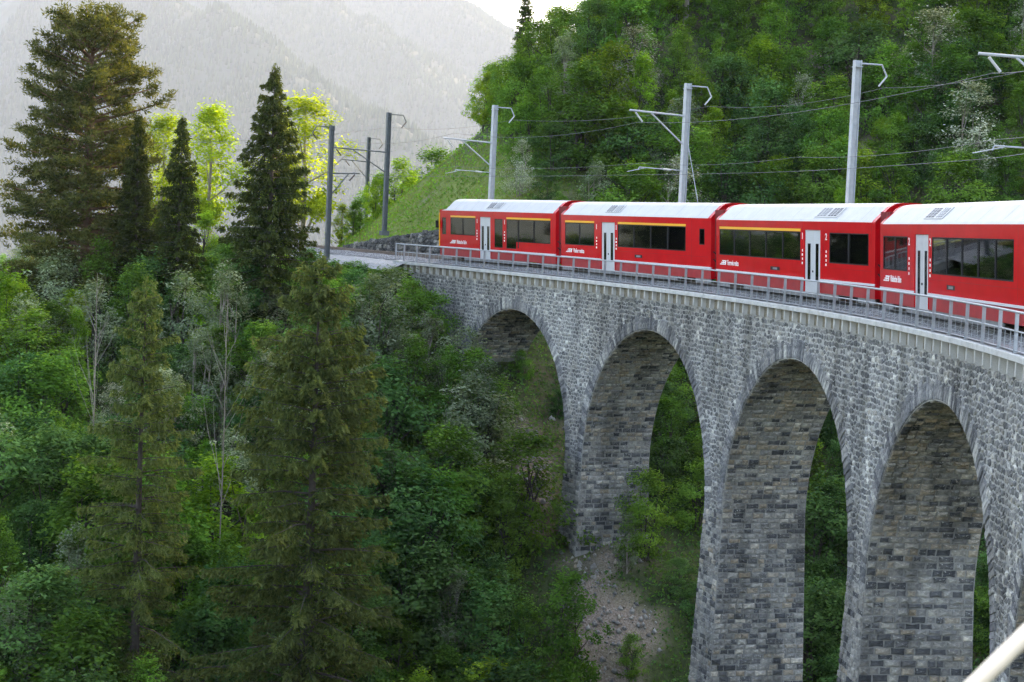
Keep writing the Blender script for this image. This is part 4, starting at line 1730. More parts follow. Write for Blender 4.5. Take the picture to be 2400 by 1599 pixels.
def spruce(name, seed, h, rad, z0=0.06, lm='needle', whorl=0.36, nb=6, droop=0.32, dens=1.0, ragged=0.2, bark='bark', power=0.85, sz=0.2):
    rg = np.random.default_rng(seed)
    mb = MB()
    tr_r = 0.011 * h + 0.03
    mb.tube([(0, 0, -0.6), (0.02, 0, h * 0.3), (0, 0.03, h * 0.6), (0, 0, h * 0.97)], np.array([1.2, 0.85, 0.5, 0.06]) * tr_r, 8)
    C, A, T_, SZ = [], [], [], []
    z = z0 * h
    while z < h * 0.985:
        f = z / h
        n_ = max(3, int(nb * rg.uniform(0.75, 1.25)))
        a0_ = rg.uniform(0, 6.28)
        for i in range(n_):
            a = a0_ + i * 2 * PI / n_ + rg.normal(0, 0.22)
            Lb = rad * (1 - f) ** power * rg.uniform(1 - ragged * 1.3, 1 + ragged * 0.5) * (1 + 0.22 * math.sin(2 * a + 5 * f + seed) + 0.15 * math.sin(3 * a - 11 * f)) + 0.10
            if f < z0 + 0.14:
                Lb *= rg.uniform(0.35, 0.9)
            if rg.random() < 0.06:
                continue
            zj = z + rg.uniform(-0.6, 0.6) * whorl
            dr = droop * (0.4 + 0.9 * (1 - f)) * rg.uniform(0.7, 1.3)
            up_ = 0.35 * f + 0.05
            t = np.linspace(0, 1, 6)
            zc = zj + Lb * (up_ * t - dr * 1.5 * t ** 2 + dr * 0.75 * t ** 3)
            ca, sa = math.cos(a), math.sin(a)
            path = np.stack([ca * Lb * t, sa * Lb * t, zc], -1)
            if Lb > 0.5:
                mb.tube(path[[0, 2, 3, 5]], np.array([0.022, 0.016, 0.011, 0.004]) * (0.6 + 0.35 * Lb), 3)
            ntw = max(3, int(Lb / 0.13 * dens))
            tb = rg.random(ntw) ** 0.8 * 0.9 + 0.1
            for sd in (1, -1):
                tl = (0.14 + 0.42 * Lb * (1 - tb) ** 0.8 * 0.55) * rg.uniform(0.6, 1.2, ntw)
                nsp = 4
                for q in range(nsp):
                    fq = (q + rg.random(ntw)) / nsp
                    ang = a + sd * (0.95 - 0.35 * tb)
                    px = ca * Lb * tb + np.cos(ang) * tl * fq
                    py = sa * Lb * tb + np.sin(ang) * tl * fq
                    pz = np.interp(tb, t, zc) - 0.55 * tl * fq ** 1.4 - rg.random(ntw) * 0.22 + rg.random(ntw) * 0.05
                    C.append(np.stack([px, py, pz], -1))
                    A.append(np.stack([np.cos(ang), np.sin(ang), -0.75 + 0 * ang], -1))
                    tip = np.clip(0.22 + 0.5 * tb * fq + rg.normal(0, 0.17, ntw), 0, 1)
                    T_.append(tip)
                    SZ.append(np.full(ntw, sz) * rg.uniform(0.7, 1.25, ntw))
        z += whorl * rg.uniform(0.75, 1.25) * (1 - 0.45 * f)
    # leader shoot
    k = 60
    zz_ = h * (0.94 + 0.06 * rg.random(k))
    C.append(np.stack([rg.normal(0, 0.04, k), rg.normal(0, 0.04, k), zz_], -1))
    A.append(np.tile([0, 0, 1.5], (k, 1)) + rg.normal(0, 0.3, (k, 3)))
    T_.append(rg.random(k))
    SZ.append(np.full(k, sz * 0.8))
    C, A, T_, SZ = map(np.concatenate, (C, A, T_, SZ))
    V = kites(C, SZ, rg, np.array([0, 0, 1.0]), 0.5, 0.30, A, 1.6)
    cm = mesh_obj(name + '_crown', V, quadF(len(C)), M[lm], tint=np.repeat(T_, 4))
    tm = mb.build(name + '_trunk', M[bark], smooth=True)
    PROTO[name] = (cm.data, tm.data, h, rad)
    print(name, len(C))
    bpy.data.objects.remove(cm)
    bpy.data.objects.remove(tm)


def pine(name, seed, h, rad, lm='needle_pine'):
    rg = np.random.default_rng(seed)
    mb = MB()
    tp = np.array([(0, 0, -0.6), (0.1, 0.0, h * 0.25), (0.02, 0.1, h * 0.5), (0.12, 0.03, h * 0.75), (0.05, 0, h * 0.98)])
    mb.tube(tp, np.array([0.42, 0.34, 0.26, 0.16, 0.04]), 9)
    C, T_, A, SZ = [], [], [], []
    nl = 220
    for i in range(nl):
        f = 0.05 + 0.93 * ((i + rg.random()) / nl)
        z = f * h
        st = np.array([np.interp(z, tp[:, 2], tp[:, 0]), np.interp(z, tp[:, 2], tp[:, 1]), z])
        a = i * 2.399 + rg.normal(0, 0.35)
        env = np.interp(f, [0.08, 0.18, 0.34, 0.55, 0.75, 0.92, 1.0], [0.80, 0.98, 1.0, 0.84, 0.68, 0.5, 0.16])
        Lb = rad * env * rg.uniform(0.55, 1.12)
        rise = np.interp(f, [0.1, 0.5, 1], [-0.10, 0.08, 0.6]) + rg.normal(0, 0.09)
        t = np.linspace(0, 1, 6)
        ca, sa = math.cos(a), math.sin(a)
        bend = rg.normal(0, 0.12)
        path = st + np.stack([ca * Lb * t - sa * bend * Lb * t ** 2, sa * Lb * t + ca * bend * Lb * t ** 2, Lb * (rise * t - 0.12 * t * t * (1 - f) + 0.10 * t ** 3)], -1)
        mb.tube(path, np.array([1, 0.85, 0.7, 0.5, 0.35, 0.12]) * (0.02 + 0.022 * Lb), 5)
        ntf = max(6, int(Lb * 6.5))
        for q in range(ntf):
            tb = 0.28 + 0.74 * rg.random() ** 0.7
            c = np.array([np.interp(tb, t, path[:, j]) for j in range(3)])
            side = rg.normal(0, 0.30 * Lb * (1.15 - tb)) + rg.normal(0, 0.15)
            c = c + np.array([-sa * side, ca * side, rg.normal(0.0, 0.2)])
            k = 34
            d = rg.normal(size=(k, 3))
            d /= np.linalg.norm(d, axis=1)[:, None]
            r_ = rg.uniform(0.28, 0.55)
            C.append(c + d * (r_ * rg.random(k) ** 0.5)[:, None] * np.array([1, 1, 0.6]))
            A.append(d + np.array([ca * 0.4, sa * 0.4, 0.5]))
            T_.append(np.clip(rg.normal(0.42, 0.2) + rg.normal(0, 0.15, k), 0, 1))
            SZ.append(rg.uniform(0.16, 0.30, k))
    C, A, T_, SZ = map(np.concatenate, (C, A, T_, SZ))
    V = kites(C, SZ, rg, np.array([0, 0, 1.0]), 0.3, 0.26, A, 1.2)
    cm = mesh_obj(name + '_crown', V, quadF(len(C)), M[lm], tint=np.repeat(T_, 4))
    tm = mb.build(name + '_trunk', M['bark_pine'], smooth=True)
    PROTO[name] = (cm.data, tm.data, h, rad)
    print(name, len(C))
    bpy.data.objects.remove(cm)
    bpy.data.objects.remove(tm)


def plant(kind, objname, u, v, height, rot=None, wide=1.0, lean=(0, 0), z=None, parts=('crown', 'trunk')):
    cmesh, tmesh, h, rad = PROTO[kind]
    zz_ = float(ground(np.array([u]), np.array([v]))[0]) if z is None else z
    r = empty(objname, tuple(W2(u, v, zz_)[0]))
    f = height / h
    r.rotation_euler = (lean[0], lean[1], rnd.uniform(0, 6.28) if rot is None else rot)
    r.scale = (f * wide, f * wide, f)
    for me, nm in ((cmesh, parts[0]), (tmesh, parts[1])):
        o = bpy.data.objects.new(nm, me)
        COL.objects.link(o)
        o.parent = r
    return r


# prototypes ------------------------------------------------------------
broadleaf('mid1', 1, 6.0, 2.2, 90, 95, 0.17, 0.06, M['leaf_mid'], stems=2)
broadleaf('mid2', 2, 5.0, 2.3, 85, 95, 0.17, 0.03, M['leaf_mid'], stems=4)
broadleaf('mid3', 3, 7.5, 2.0, 95, 90, 0.16, 0.10, M['leaf_mid'], stems=1, shape=0.8)
broadleaf('bright1', 4, 6.5, 1.9, 85, 85, 0.17, 0.10, M['leaf_bright'], stems=1)
broadleaf('bright2', 5, 5.0, 2.1, 80, 90, 0.17, 0.04, M['leaf_bright'], stems=3)
broadleaf('dark1', 6, 6.0, 2.4, 95, 95, 0.17, 0.04, M['leaf_dark'], stems=2)
broadleaf('dark2', 7, 4.5, 2.5, 85, 95, 0.17, 0.02, M['leaf_dark'], stems=4)
broadleaf('grey1', 8, 6.5, 2.0, 85, 80, 0.15, 0.08, M['leaf_grey'], stems=3, bark='bark_pale')
broadleaf('grey2', 9, 5.0, 2.2, 85, 80, 0.15, 0.04, M['leaf_grey'], stems=4)
broadleaf('white1', 10, 6.0, 2.2, 85, 75, 0.14, 0.08, M['leaf_white'], flow=0.32, stems=3, bark='bark_pale')
broadleaf('airy1', 12, 11.0, 3.4, 150, 72, 0.25, 0.25, M['leaf_glow'], stems=1, bark='bark_pale')
broadleaf('low1', 13, 1.6, 1.5, 45, 60, 0.14, 0.0, M['leaf_mid'], stems=4)
broadleaf('low2', 14, 1.4, 1.4, 45, 60, 0.14, 0.0, M['leaf_dark'], stems=4)
spruce('spruce1', 21, 15.0, 3.3, lm='needle', ragged=0.3, dens=2.2, nb=8)
spruce('spruce2', 22, 15.0, 2.6, lm='needle', ragged=0.32, dens=2.1, nb=8)
spruce('spruce3', 23, 18.0, 4.6, lm='needle_brown', ragged=0.38, droop=0.30, z0=0.06, dens=2.1, nb=7, whorl=0.42, power=0.7)
spruce('spruce4', 24, 18.0, 4.0, lm='needle_brown', ragged=0.45, droop=0.28, z0=0.10, dens=1.8, whorl=0.45, power=0.7)
pine('pine1', 31, 20.0, 5.0)
print('prototypes', time.time() - T00)

# ------------------------------------------------------------------ planting
ORD = ['first', 'second', 'third', 'fourth', 'fifth', 'sixth', 'seventh', 'eighth', 'ninth', 'tenth', 'eleventh', 'twelfth', 'thirteenth', 'fourteenth',
       'fifteenth', 'sixteenth', 'seventeenth', 'eighteenth', 'nineteenth', 'twentieth']


def u_at(x, v, z):
    u = (x - 1200) / FPX * v
    for _ in range(6):
        xx, _, _ = proj(W2(u, v, z)[0])
        u += (x - xx) / FPX * v
    return float(u)


def z_at(u, v, y):
    z = 0.0
    for _ in range(6):
        _, yy, _ = proj(W2(u, v, z)[0])
        z += (yy - y) / FPX * v
    return float(z)


def key_tree(kind, objname, label, x, v, ytop, wide=1.0, cat='tree', xbase=None, rot=None, group=None, zb=None):
    """a tree given by where the picture shows its stem, its top and its distance"""
    zt = 5.0
    for _ in range(3):
        u = u_at(x, v, zt - 3)
        zt = z_at(u, v, ytop)
    zg = float(ground(np.array([u]), np.array([v]))[0]) if zb is None else zb
    r = plant(kind, objname, u, v, max(0.8, zt - zg), wide=wide, rot=rot, z=zg)
    tag(r, label, cat, group)
    return r, u, v


KEYS = []


def K(*a, **k):
    r, u, v = key_tree(*a, **k)
    KEYS.append((u, v))


K('pine1', 'pine_tree', 'tallest pine with reddish trunk and brown tufted crown at the far left', 213, 118, 32, wide=1.12, rot=1.0)
K('spruce2', 'spruce_tree', 'narrow dark spruce hugging the right side of the tall pine', 322, 114, 268, wide=1.0)
K('spruce2', 'spruce_tree', 'small slender spruce between the tall pine and the dark pointed spruce', 424, 112, 272, wide=0.95)
K('spruce1', 'spruce_tree', 'dark pointed spruce with drooping boughs left of the dark masts', 640, 108, 150, wide=0.98)
K('spruce4', 'spruce_tree', 'thin olive spruce with bare lower trunk in the shaded left foreground', 338, 76, 650, wide=0.9)
K('spruce3', 'spruce_tree', 'broad rusty olive spruce in the middle of the shaded foreground', 745, 74, 590, wide=0.95)
K('spruce2', 'spruce_tree', 'dark conifer standing out on the skyline at the top of the hillside', 1232, 158, -40, wide=0.9)
K('airy1', 'backlit_tree', 'sunlit yellow green tree with pale trunk between the two spruces', 497, 146, 246, wide=1.0)
K('airy1', 'backlit_tree', 'sunlit yellow green tree just right of the tall pine', 385, 150, 268, wide=0.9)
K('airy1', 'backlit_tree', 'sunlit yellow green tree glowing behind the dark pointed spruce', 715, 150, 225, wide=1.1)
K('bright1', 'backlit_tree', 'low sunlit bush left of the dark mast at the foot of the grass bank', 800, 158, 478, wide=1.1, cat='bush')
K('bright1', 'backlit_tree', 'low sunlit bush glowing between the two spruces', 478, 134, 500, wide=1.2, cat='bush')
def K2(kind, objname, label, x, ytop, H, wide=1.0, cat='tree', v0=60, v1=200):
    """like K, but the tree's height is given and it stands where that height reaches the picture height ytop"""
    best = None
    for v in np.arange(v0, v1, 0.75):
        zt = 5.0
        for _ in range(2):
            u = u_at(x, v, zt - 3)
            zt = z_at(u, v, ytop)
        h = zt - float(ground(np.array([u]), np.array([v]))[0])
        if best is None or abs(h - H) < best[0]:
            best = (abs(h - H), u, v, h)
        if h < H:
            break
    _, u, v, h = best
    tag(plant(kind, objname, u, v, max(0.8, h), wide=wide), label, cat)
    KEYS.append((u, v))


K2('bright2', 'backlit_tree', 'bright lime green tree on the left picture edge', 5, 640, 7.5, wide=0.9)
K2('bright1', 'backlit_tree', 'slim lime green sapling below the tall pine', 178, 725, 5.5, wide=0.6)
K2('white1', 'blossom_shrub', 'white blossoming shrub in front of the thin olive spruce', 262, 900, 4.5, cat='shrub', wide=0.8)
K2('grey1', 'whitebeam', 'pale grey green whitebeam below the tall pine', 290, 545, 7.0, wide=1.15)
K2('grey1', 'whitebeam', 'pale grey green whitebeam at the foot of the dark pointed spruce', 610, 505, 7.0, wide=0.9)
K2('grey2', 'whitebeam', 'pale grey green whitebeam at the left picture edge under the pine boughs', 120, 610, 6.5, wide=1.1)
K2('grey1', 'whitebeam', 'feathery grey green tree with pale bare stems left of the rusty spruce', 530, 620, 7.5, wide=0.9)
K2('grey2', 'whitebeam', 'pale grey green shrub in the lower left corner', 30, 1370, 5.0, wide=1.1)
K2('grey1', 'whitebeam', 'pale grey green shrub at the bottom edge between the two foreground spruces', 640, 1490, 4.5, wide=1.0)
K2('grey2', 'whitebeam', 'pale feathery tree right of the rusty spruce below the viaduct end', 880, 650, 6.5, wide=1.1)
K2('grey1', 'whitebeam', 'pale leafy tree rising at the bottom centre', 1060, 1320, 5.5, wide=0.9)
K2('grey2', 'whitebeam', 'grey green tree touching the left edge of the farthest arch', 1085, 770, 5.0, wide=1.1)
K2('white1', 'blossom_shrub', 'white flowering tree high on the hillside above the second carriage', 1490, 62, 7.0, wide=1.05, v0=112)
K2('white1', 'blossom_shrub', 'white flowering tree near the top right corner of the hillside', 2195, 20, 7.5, wide=1.25, v0=88)
K2('white1', 'blossom_shrub', 'white flowering tree behind the upper right cantilever arm', 2275, 190, 7.5, wide=1.2, v0=80)
K2('white1', 'blossom_shrub', 'small white flowering shrub left of the third mast on the hillside', 1880, 175, 5.0, cat='shrub', wide=0.8, v0=95)


for kd_, x_, y_, h_, lb_ in (('grey1', 60, 690, 6.0, 'silvery tree at the left edge below the pine boughs'), ('grey2', 215, 660, 5.5, 'silvery shrub in front of the tall pine trunk'),
                             ('grey2', 430, 640, 5.5, 'silvery shrub below the small slender spruce'), ('grey1', 470, 770, 5.5, 'silvery tree between the two foreground spruces, upper one'),
                             ('grey2', 640, 690, 5.0, 'silvery shrub left of the tip of the rusty spruce'), ('grey1', 830, 690, 6.0, 'silvery tree right of the tip of the rusty spruce'),
                             ('grey2', 940, 770, 5.5, 'silvery tree midway between the rusty spruce and the farthest arch'), ('grey2', 540, 1010, 4.5, 'silvery shrub between the two foreground spruces, lower one'),
                             ('grey1', 850, 850, 5.0, 'silvery tree beside the upper half of the rusty spruce')):
    K2(kd_, 'whitebeam', lb_, x_, y_, h_, wide=1.15)
K2('grey2', 'whitebeam', 'broad grey green tree crowding the lower left side of the farthest arch', 1125, 850, 5.5, wide=1.15)
K2('grey1', 'whitebeam', 'grey green tree below the far end wall of the viaduct', 1000, 735, 5.5, wide=1.2)
K2('mid2', 'leafy_shrub', 'green bush growing against the right side of the first stone pier', 1512, 1110, 4.5, wide=1.0, cat='shrub', v0=86)
K2('grey1', 'leafy_shrub', 'pale bush at the foot of the first stone pier, above the bare earth', 1470, 1200, 3.0, wide=0.9, cat='shrub', v0=84)
K2('mid2', 'leafy_shrub', 'small green bush on the lower edge of the bare earth strip', 1475, 1490, 2.4, wide=1.0, cat='shrub', v0=66)


for i, s_ in enumerate(np.arange(127.0, 152, 1.7)):
    uu_, vv_ = UV(trk(s_, 4.3 + 0.5 * math.sin(i * 2.1), 0))
    g_ = float(ground(np.array([uu_]), np.array([vv_]))[0])
    r_ = plant(('low1', 'low2', 'grey2')[i % 3], 'low_shrub', float(uu_), float(vv_), max(0.5, -0.55 - g_ + 0.2 * math.sin(i * 1.7)), wide=1.3, z=g_ - 0.1)
    tag(r_, 'low shrub edging the gravel beyond the viaduct, ' + ORD[i] + ' from the railing end', 'shrub', 'low shrubs along the gravel shoulder')
K2('mid1', 'leafy_shrub', 'green bush hiding the far end wall of the viaduct', 962, 655, 5.0, wide=1.1, cat='shrub')
K2('grey2', 'leafy_shrub', 'grey green bush just left of the far end of the railing', 915, 628, 4.5, wide=1.1, cat='shrub')
K2('mid2', 'leafy_shrub', 'rounded green bush under the far end of the coping', 1010, 690, 4.5, wide=1.1, cat='shrub')


LIMX = [0, 300, 690, 760, 930, 990, 1040, 1110, 1180, 1290, 1312, 1400, 1460, 1600, 2400]
LIMY = [590, 560, 560, 612, 628, 690, 730, 770, 850, 980, 1245, 1290, 1300, 1420, 1750]

rgp = np.random.default_rng(77)
SCAT = []


def visible(u, v, zt):
    t = np.linspace(0.25, 0.97, 40)
    g = ground(u * t, v * t)
    line = CAM_H + (zt - CAM_H) * t
    return not np.any(g > line + 0.3)


def clear(u, v, r):
    return all((u - a) ** 2 + (v - b) ** 2 > r * r for a, b in KEYS)


def scatter(u0, u1, v0, v1, sp, fn):
    for v in np.arange(v0, v1, sp * 0.9):
        for u in np.arange(u0, u1, sp):
            fn(u + rgp.uniform(-0.42, 0.42) * sp, v + rgp.uniform(-0.42, 0.42) * sp)


def pick(ws):
    ks, w = zip(*ws)
    w = np.array(w, float)
    return ks[rgp.choice(len(ks), p=w / w.sum())]


KIND_WORD = {'mid1': 'mid green', 'mid2': 'mid green rounded', 'mid3': 'mid green upright', 'bright1': 'fresh light green', 'bright2': 'light green rounded', 'dark1': 'dark green',
             'dark2': 'dark green spreading', 'grey1': 'pale grey green', 'grey2': 'grey green rounded', 'white1': 'white flowering', 'airy1': 'yellow green airy', 'low1': 'low green', 'low2': 'low dark green'}


def hill_fn(u, v):
    dh = float(sdf(HILL, np.array([u]), np.array([v]))[0])
    if dh < 1.2 or dh > 46:
        return
    zg = float(ground(np.array([u]), np.array([v]))[0])
    x, y, _ = proj(W2(u, v, zg + 2.5)[0])
    if not (-60 < x < 2480) or y < -110:
        return
    s_, n_ = near_track(u, v)
    s_, n_ = float(s_[0]), float(n_[0])
    h = rgp.uniform(4.2, 7.6)
    # the mown bank beside the track stays open
    if s_ > 117 and n_ > -13 and s_ < 190:
        if n_ > (-9.5 if s_ < 150 else -7):
            return
        h *= 0.65
    xg, yg, _ = proj(W2(u, v, zg)[0])
    if 780 < xg < 1190 and yg > np.interp(xg, [780, 880, 1040, 1120, 1190], [540, 455, 375, 335, 340]) and yg < 520:
        return
    # a barer gully with dry grass on the right of the hillside
    if rgp.random() < 0.75 * math.exp(-((xg - (2000 + (yg - 200) * -0.35)) / 75) ** 2) and yg < 330:
        return
    xt, yt, _ = proj(W2(u, v, zg + h)[0])
    hl = np.interp(xt, [780, 900, 1000, 1110, 1190, 1290, 1340], [520, 385, 285, 165, 120, 30, -300]) + rgp.uniform(-8, 25)
    if yt < hl:
        h -= (hl - yt) / FPX * v
    if h < 1.8 or not clear(u, v, 1.6) or not visible(u, v, zg + h):
        return
    sun_side = np.clip((dh - 8) / 20, 0, 1)  # lighter leaf kinds likelier upslope, their colour standing in for sunlit crowns
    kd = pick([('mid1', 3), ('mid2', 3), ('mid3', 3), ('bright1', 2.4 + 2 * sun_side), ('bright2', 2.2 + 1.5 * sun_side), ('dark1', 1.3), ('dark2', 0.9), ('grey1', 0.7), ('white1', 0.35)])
    SCAT.append(('hill', kd, u, v, zg, h, rgp.uniform(0.85, 1.2)))


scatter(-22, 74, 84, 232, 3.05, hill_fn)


def valley_fn(u, v):
    db = float(sdf(BENCH, np.array([u]), np.array([v]))[0])
    if db > 0.3:
        return
    s_, n_ = near_track(u, v)
    s_, n_ = float(s_[0]), float(n_[0])
    zg = float(ground(np.array([u]), np.array([v]))[0])
    h = rgp.uniform(3.6, 7.4)
    if s_ < 129 and n_ < 4.2:
        return
    if n_ < 3.6 and s_ >= 129:
        return
    scm = float(scree_mask(np.array([u]), np.array([v]))[0])
    if scm > 0.35:
        return
    xg, yg, _ = proj(W2(u, v, zg)[0])
    xt, yt, _ = proj(W2(u, v, zg + h)[0])
    if not (-90 < xg < 1720) or yt > 1640:
        return
    lim = np.interp(xt, LIMX, LIMY) + rgp.uniform(-12, 40)
    if yt < lim:
        h = h - (lim - yt) / FPX * v
    if h < 0.55:
        return
    if not clear(u, v, 1.3) or not visible(u, v, zg + h):
        return
    up_ = np.clip((1000 - yg) / 500, 0, 1)  # pale kinds likelier higher up: real whitebeams, partly standing in for sunlit shrubs
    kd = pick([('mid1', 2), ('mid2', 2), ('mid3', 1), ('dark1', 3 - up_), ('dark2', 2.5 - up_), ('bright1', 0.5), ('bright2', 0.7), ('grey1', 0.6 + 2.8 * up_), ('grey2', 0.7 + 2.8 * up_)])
    if h < 2.4:
        kd = pick([('low1', 1), ('low2', 1), ('mid2', 1), ('grey2', 0.5)])
    SCAT.append(('valley', kd, u, v, zg, h, rgp.uniform(0.9, 1.25) * (1.25 if h < 3.5 else 1.0)))


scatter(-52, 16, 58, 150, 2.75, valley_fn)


def ravine_fn(u, v):
    """the wooded slope seen through the arches"""
    s_, n_ = near_track(u, v)
    s_, n_ = float(s_[0]), float(n_[0])
    if sdf(HILL, np.array([u]), np.array([v]))[0] > 1.2 or n_ > 3.4:
        return
    if min(abs(s_ - q) for q in PIERS) < 3.4 and n_ > -5.0:
        return
    if n_ > -4.6 and s_ > 117.5:
        return
    if scree_mask(np.array([u]), np.array([v]))[0] > 0.4:
        return
    zg = float(ground(np.array([u]), np.array([v]))[0])
    h = rgp.uniform(3.5, 6.0) if n_ < -5 else rgp.uniform(2.2, 3.6) if s_ < 104 else rgp.uniform(0.9, 2.0)
    x, y, _ = proj(W2(u, v, zg + h * 0.6)[0])
    ok = any(a - 40 < x < b + 40 for a, b in ((1210, 1330), (1530, 1670), (1915, 2020), (2330, 2400)))
    if not ok or y > 1640 or y < 560:
        return
    kd = pick([('mid1', 2), ('mid2', 2), ('dark1', 3), ('dark2', 3), ('bright2', 0.8)])
    SCAT.append(('ravine', kd, u, v, zg, h, rgp.uniform(1.0, 1.25)))


scatter(0, 52, 66, 124, 2.9, ravine_fn)

# distinct labels: where each one stands, its row and its place in the row
cells = {}
for q in SCAT:
    zone, kd, u, v, zg, h, wd = q
    x, y, _ = proj(W2(u, v, zg + h * 0.6)[0])
    if zone == 'hill':
        if x < 1035:
            where = 'on the slope left of the train'
        else:
            where = 'above the ' + ('leading carriage' if x < 1313 else 'second carriage' if x < 1677 else 'third carriage' if x < 2059 else 'nearest carriage')
        row = 'top' if y < 110 else 'upper' if y < 210 else 'middle' if y < 310 else 'lower' if y < 400 else 'bottom'
    elif zone == 'ravine':
        where = 'seen through the ' + ('farthest arch' if x < 1400 else 'second farthest arch' if x < 1760 else 'third farthest arch' if x < 2150 else 'nearest arch')
        row = 'upper' if y < 1000 else 'lower'
    else:
        where = 'below the ' + ('tall pine' if x < 300 else 'dark pointed spruce' if x < 700 else 'end of the viaduct' if x < 1050 else 'first stone pier')
        row = 'top' if y < 720 else 'upper' if y < 900 else 'middle' if y < 1080 else 'lower' if y < 1280 else 'bottom'
    cells.setdefault((zone, where, row, KIND_WORD[kd]), []).append((x, q))
cnt = {}
for (zone, where, row, kw), lst in sorted(cells.items(), key=lambda t: t[0]):
    lst.sort(key=lambda t: t[0])
    for i, (x, (z_, kd, u, v, zg, h, wd)) in enumerate(lst):
        nm = {'hill': 'deciduous_tree', 'ravine': 'ravine_shrub', 'valley': 'leafy_shrub'}[zone]
        if h < 2.4:
            nm = 'low_shrub'
        noun = 'tree' if zone == 'hill' else 'shrub'
        wh = where.replace('above', 'on the hillside above')
        place_ = '' if len(lst) == 1 else ' ' + ORD[min(i, 19)] + ' from left'
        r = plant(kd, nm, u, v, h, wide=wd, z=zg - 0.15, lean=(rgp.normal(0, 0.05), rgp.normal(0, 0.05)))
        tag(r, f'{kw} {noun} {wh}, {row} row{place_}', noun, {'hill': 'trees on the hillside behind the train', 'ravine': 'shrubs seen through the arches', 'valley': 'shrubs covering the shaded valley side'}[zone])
        cnt[zone] = cnt.get(zone, 0) + 1
print('scattered', cnt, time.time() - T00)

# bare pale stems and stumps
for x, y0, H, label in ((1600, -30, 3.2, 'pale broken trunk at the top edge above the second carriage'), (1738, 40, 1.5, 'grey weathered stump high on the hillside above the third carriage'),
                        (1992, 165, 1.6, 'grey weathered stump beside the third mast on the hillside')):
    for v in np.arange(95, 190, 0.5):
        u = u_at(x, v, 15)
        zt, zb = z_at(u, v, y0), float(ground(np.array([u]), np.array([v]))[0])
        if zt - zb < H:
            break
    mb = MB()
    mb.tube([(0, 0, -0.3), (0.02, 0.03, H * 0.5), (0.05, 0.0, H * 0.9), (0.1, 0.02, H)], [0.26, 0.2, 0.19, 0.1], 9)
    o = mb.build('tree_stump', M['bark_pale'])
    o.location = W2(u, v, zb)[0]
    tag(o, label, 'stump')
    KEYS.append((u, v - 1.5))
for x, y0, y1, v, label in ((222, 640, 790, 92, 'pale leafless sapling below the tall pine'), (527, 690, 900, 84, 'pale bare stem left of the rusty spruce')):
    u = u_at(x, v, -5)
    zt = z_at(u, v, y0)
    zb = float(ground(np.array([u]), np.array([v]))[0])
    r = empty('bare_tree', tuple(W2(u, v, zb)[0]))
    tag(r, label, 'tree')
    mb = MB()
    H = zt - zb
    mb.tube([(0, 0, -0.3), (0.05, 0.02, H * 0.5), (-0.05, 0.05, H)], [0.04, 0.028, 0.008], 6)
    mb.build('trunk', M['bark_pale'], r)
    for i in range(16):
        f = 0.35 + 0.6 * i / 16
        a = rnd.uniform(0, 6.28)
        l_ = (1 - f) * H * 0.35 + 0.3
        mb = MB()
        mb.tube([(0, 0, f * H), (math.cos(a) * l_ * 0.4, math.sin(a) * l_ * 0.4, f * H + l_ * 0.7), (math.cos(a) * l_ * 0.6, math.sin(a) * l_ * 0.6, f * H + l_ * 1.3)], [0.018, 0.011, 0.004], 4)
        mb.build('branch', M['bark_pale'], r)

# ground cover and grass: nobody could count these
rgc = np.random.default_rng(99)


def cover(name, label, cat, n, u0, u1, v0, v1, size, matn, maskf, asp, up_b, hmax):
    u = rgc.uniform(u0, u1, n)
    v = rgc.uniform(v0, v1, n)
    k = maskf(u, v)
    u, v = u[k], v[k]
    z = ground(u, v)
    C = W2(u, v, z + hmax * rgc.random(len(u)) * (0.5 + 0.5 * fbm(u / 1.5, v / 1.5, 8, 2)).clip(0.1, 1.2))
    x, y, _ = proj(C)
    k = (x > -40) & (x < 2440) & (y > -40) & (y < 1640)
    C = C[k]
    V = kites(C, size * rgc.uniform(0.6, 1.3, len(C)), rgc, np.array([0, 0, 1.0]), 0.5 if not up_b else 0.0, asp, np.array([0, 0, 1.0]) if up_b else None, up_b)
    t = np.clip(0.45 + 0.4 * fbm(UV(C)[0] / 3, UV(C)[1] / 3, 4, 2) + rgc.normal(0, 0.15, len(C)), 0, 1)
    o = mesh_obj(name, V, quadF(len(C)), M[matn], tint=np.repeat(t, 4))
    tag(o, label, cat, kind='stuff')
    print(name, len(C))


def m_grass(u, v):
    return grass_mask(u, v) > 0.3


def m_cover(u, v):
    s_, n_ = near_track(u, v)
    a = sdf(BENCH, u, v)
    okk = ((np.abs(n_) > 2.9) | (s_ < 118)) & (scree_mask(u, v) < 0.3 + 0.5 * rgc.random(len(u)) ** 2)
    return okk & ((a < 0.5) | (sdf(HILL, u, v) > 0.5)) 


cover('bank_grass', 'short green grass on the bank left of the train', 'grass', 90000, -20, 14, 112, 165, 0.30, 'grass', m_grass, 0.14, 2.2, 0.18)
cover('undergrowth', 'leafy undergrowth covering the hillside floor', 'undergrowth', 150000, -20, 72, 84, 200, 0.24, 'leaf_mid', lambda u, v: m_cover(u, v) & (sdf(HILL, u, v) > 0.3) & (sdf(HILL, u, v) < 40), 0.6, 0, 0.5)
cover('undergrowth', 'leafy undergrowth covering the valley floor', 'undergrowth', 150000, -50, 40, 58, 150, 0.22, 'leaf_dark', lambda u, v: m_cover(u, v) & (sdf(BENCH, u, v) < 0.5), 0.6, 0, 0.5)
cover('undergrowth', 'low weeds and grass tufts around the pier bases', 'undergrowth', 60000, -6, 26, 70, 122, 0.17, 'leaf_mid', lambda u, v: (scree_mask(u, v) < 0.25 + 0.75 * (fbm(u / 0.8, v / 0.8, 66, 2) > 0.35)) & (sdf(BENCH, u, v) < 0.5), 0.4, 0.7, 0.35)
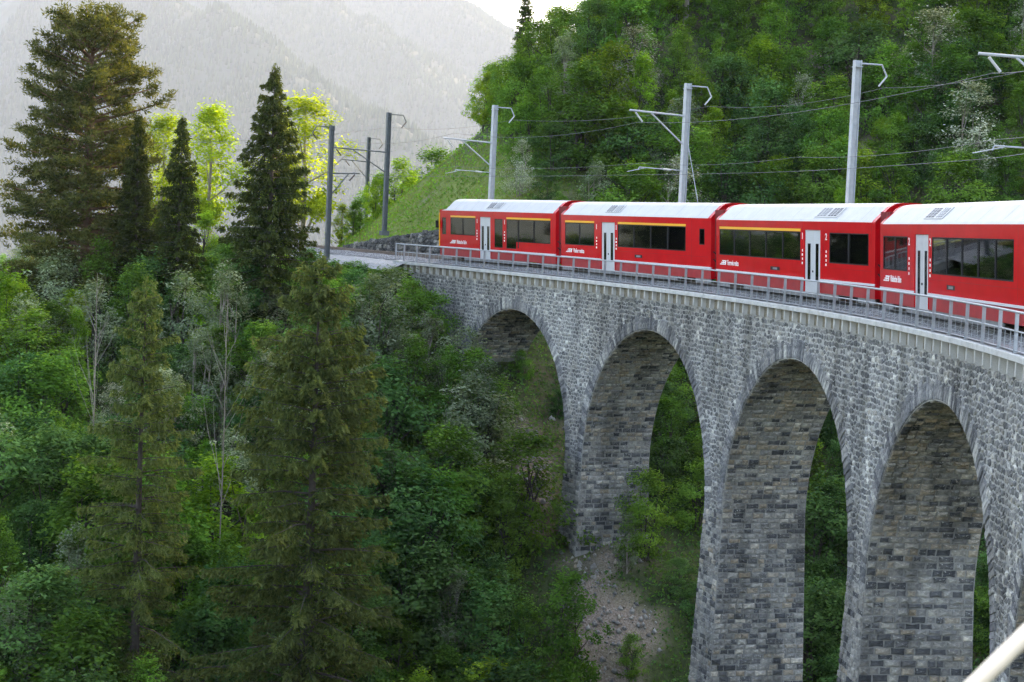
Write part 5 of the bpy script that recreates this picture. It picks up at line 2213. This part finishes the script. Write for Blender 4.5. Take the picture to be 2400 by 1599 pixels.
# loose stones on the bare earth by the first pier
n_ = 22000
u = rgc.uniform(-4, 16, n_)
v = rgc.uniform(72, 112, n_)
k = (scree_mask(u, v) > 0.35)
u, v = u[k], v[k]
C = W2(u, v, ground(u, v) + 0.02)
r_ = 0.025 + 0.2 * rgc.random(len(u)) ** 5
oc = np.array([(1, 0, 0), (0, 1, 0), (-1, 0, 0), (0, -1, 0), (0, 0, 1), (0, 0, -1)], float)
V = C[:, None] + (oc[None] * rgc.uniform(0.6, 1.3, (len(u), 6, 1))) * r_[:, None, None]
fo_ = np.array([(0, 1, 4), (1, 2, 4), (2, 3, 4), (3, 0, 4), (1, 0, 5), (2, 1, 5), (3, 2, 5), (0, 3, 5)])
o = mesh_obj('loose_stones', V.reshape(-1, 3), (fo_[None] + (np.arange(len(u)) * 6)[:, None, None]).reshape(-1, 3), M['block'], tint=np.repeat(rgc.uniform(0.4, 0.95, len(u)), 6))
tag(o, 'loose pale stones on the bare earth around the first pier', 'stones', kind='stuff')

# pale rail slanting across the lower right corner, close to the camera
def near_pt(x, y, d):
    return CAMP + (FW + RT * (x - 1200) / FPX + UP * (799.5 - y) / FPX) * d


mb = MB()
A_, B_ = near_pt(2200, 1690, 2.6), near_pt(2520, 1372, 2.9)
d_ = B_ - A_
mb.tube([A_ - d_ * 0.4, A_, A_ + d_ * 0.5, B_, B_ + d_ * 0.6], 0.0135, 14)
M['palewood'] = worn('pale smooth wood', (0.72, 0.62, 0.48), 0.5, 0.12, 14)
tag(mb.build('handrail', M['palewood'], smooth=True), 'pale blurred handrail slanting across the lower right corner', 'handrail')

# ------------------------------------------------------------------ haze
m = M['haze'] = bpy.data.materials.new('valley haze')
m.use_nodes = True
m.node_tree.nodes.remove(m.node_tree.nodes['Principled BSDF'])
pv = N(m, 'ShaderNodeVolumePrincipled')
pv.inputs['Color'].default_value = (0.56, 0.65, 0.82, 1)
pv.inputs['Density'].default_value = 0.000070
pv.inputs['Anisotropy'].default_value = 0.05
L(m, pv.outputs[0], m.node_tree.nodes['Material Output'].inputs['Volume'])
lo = W2(-9200, -6200, -187)[0]
mb = MB()
V = np.concatenate([W2([-9200, 9200, 9200, -9200], [-6200, -6200, 9200, 9200], [-187] * 4), W2([-9200, 9200, 9200, -9200], [-6200, -6200, 9200, 9200], [1750.0] * 4)])
mb.add(V, [(0, 3, 2, 1), (4, 5, 6, 7), (0, 1, 5, 4), (1, 2, 6, 5), (2, 3, 7, 6), (3, 0, 4, 7)])
hz = mb.build('haze', M['haze'])
tag(hz, 'pale blue haze filling the valley air', 'haze', kind='stuff')
print('done', time.time() - T00)
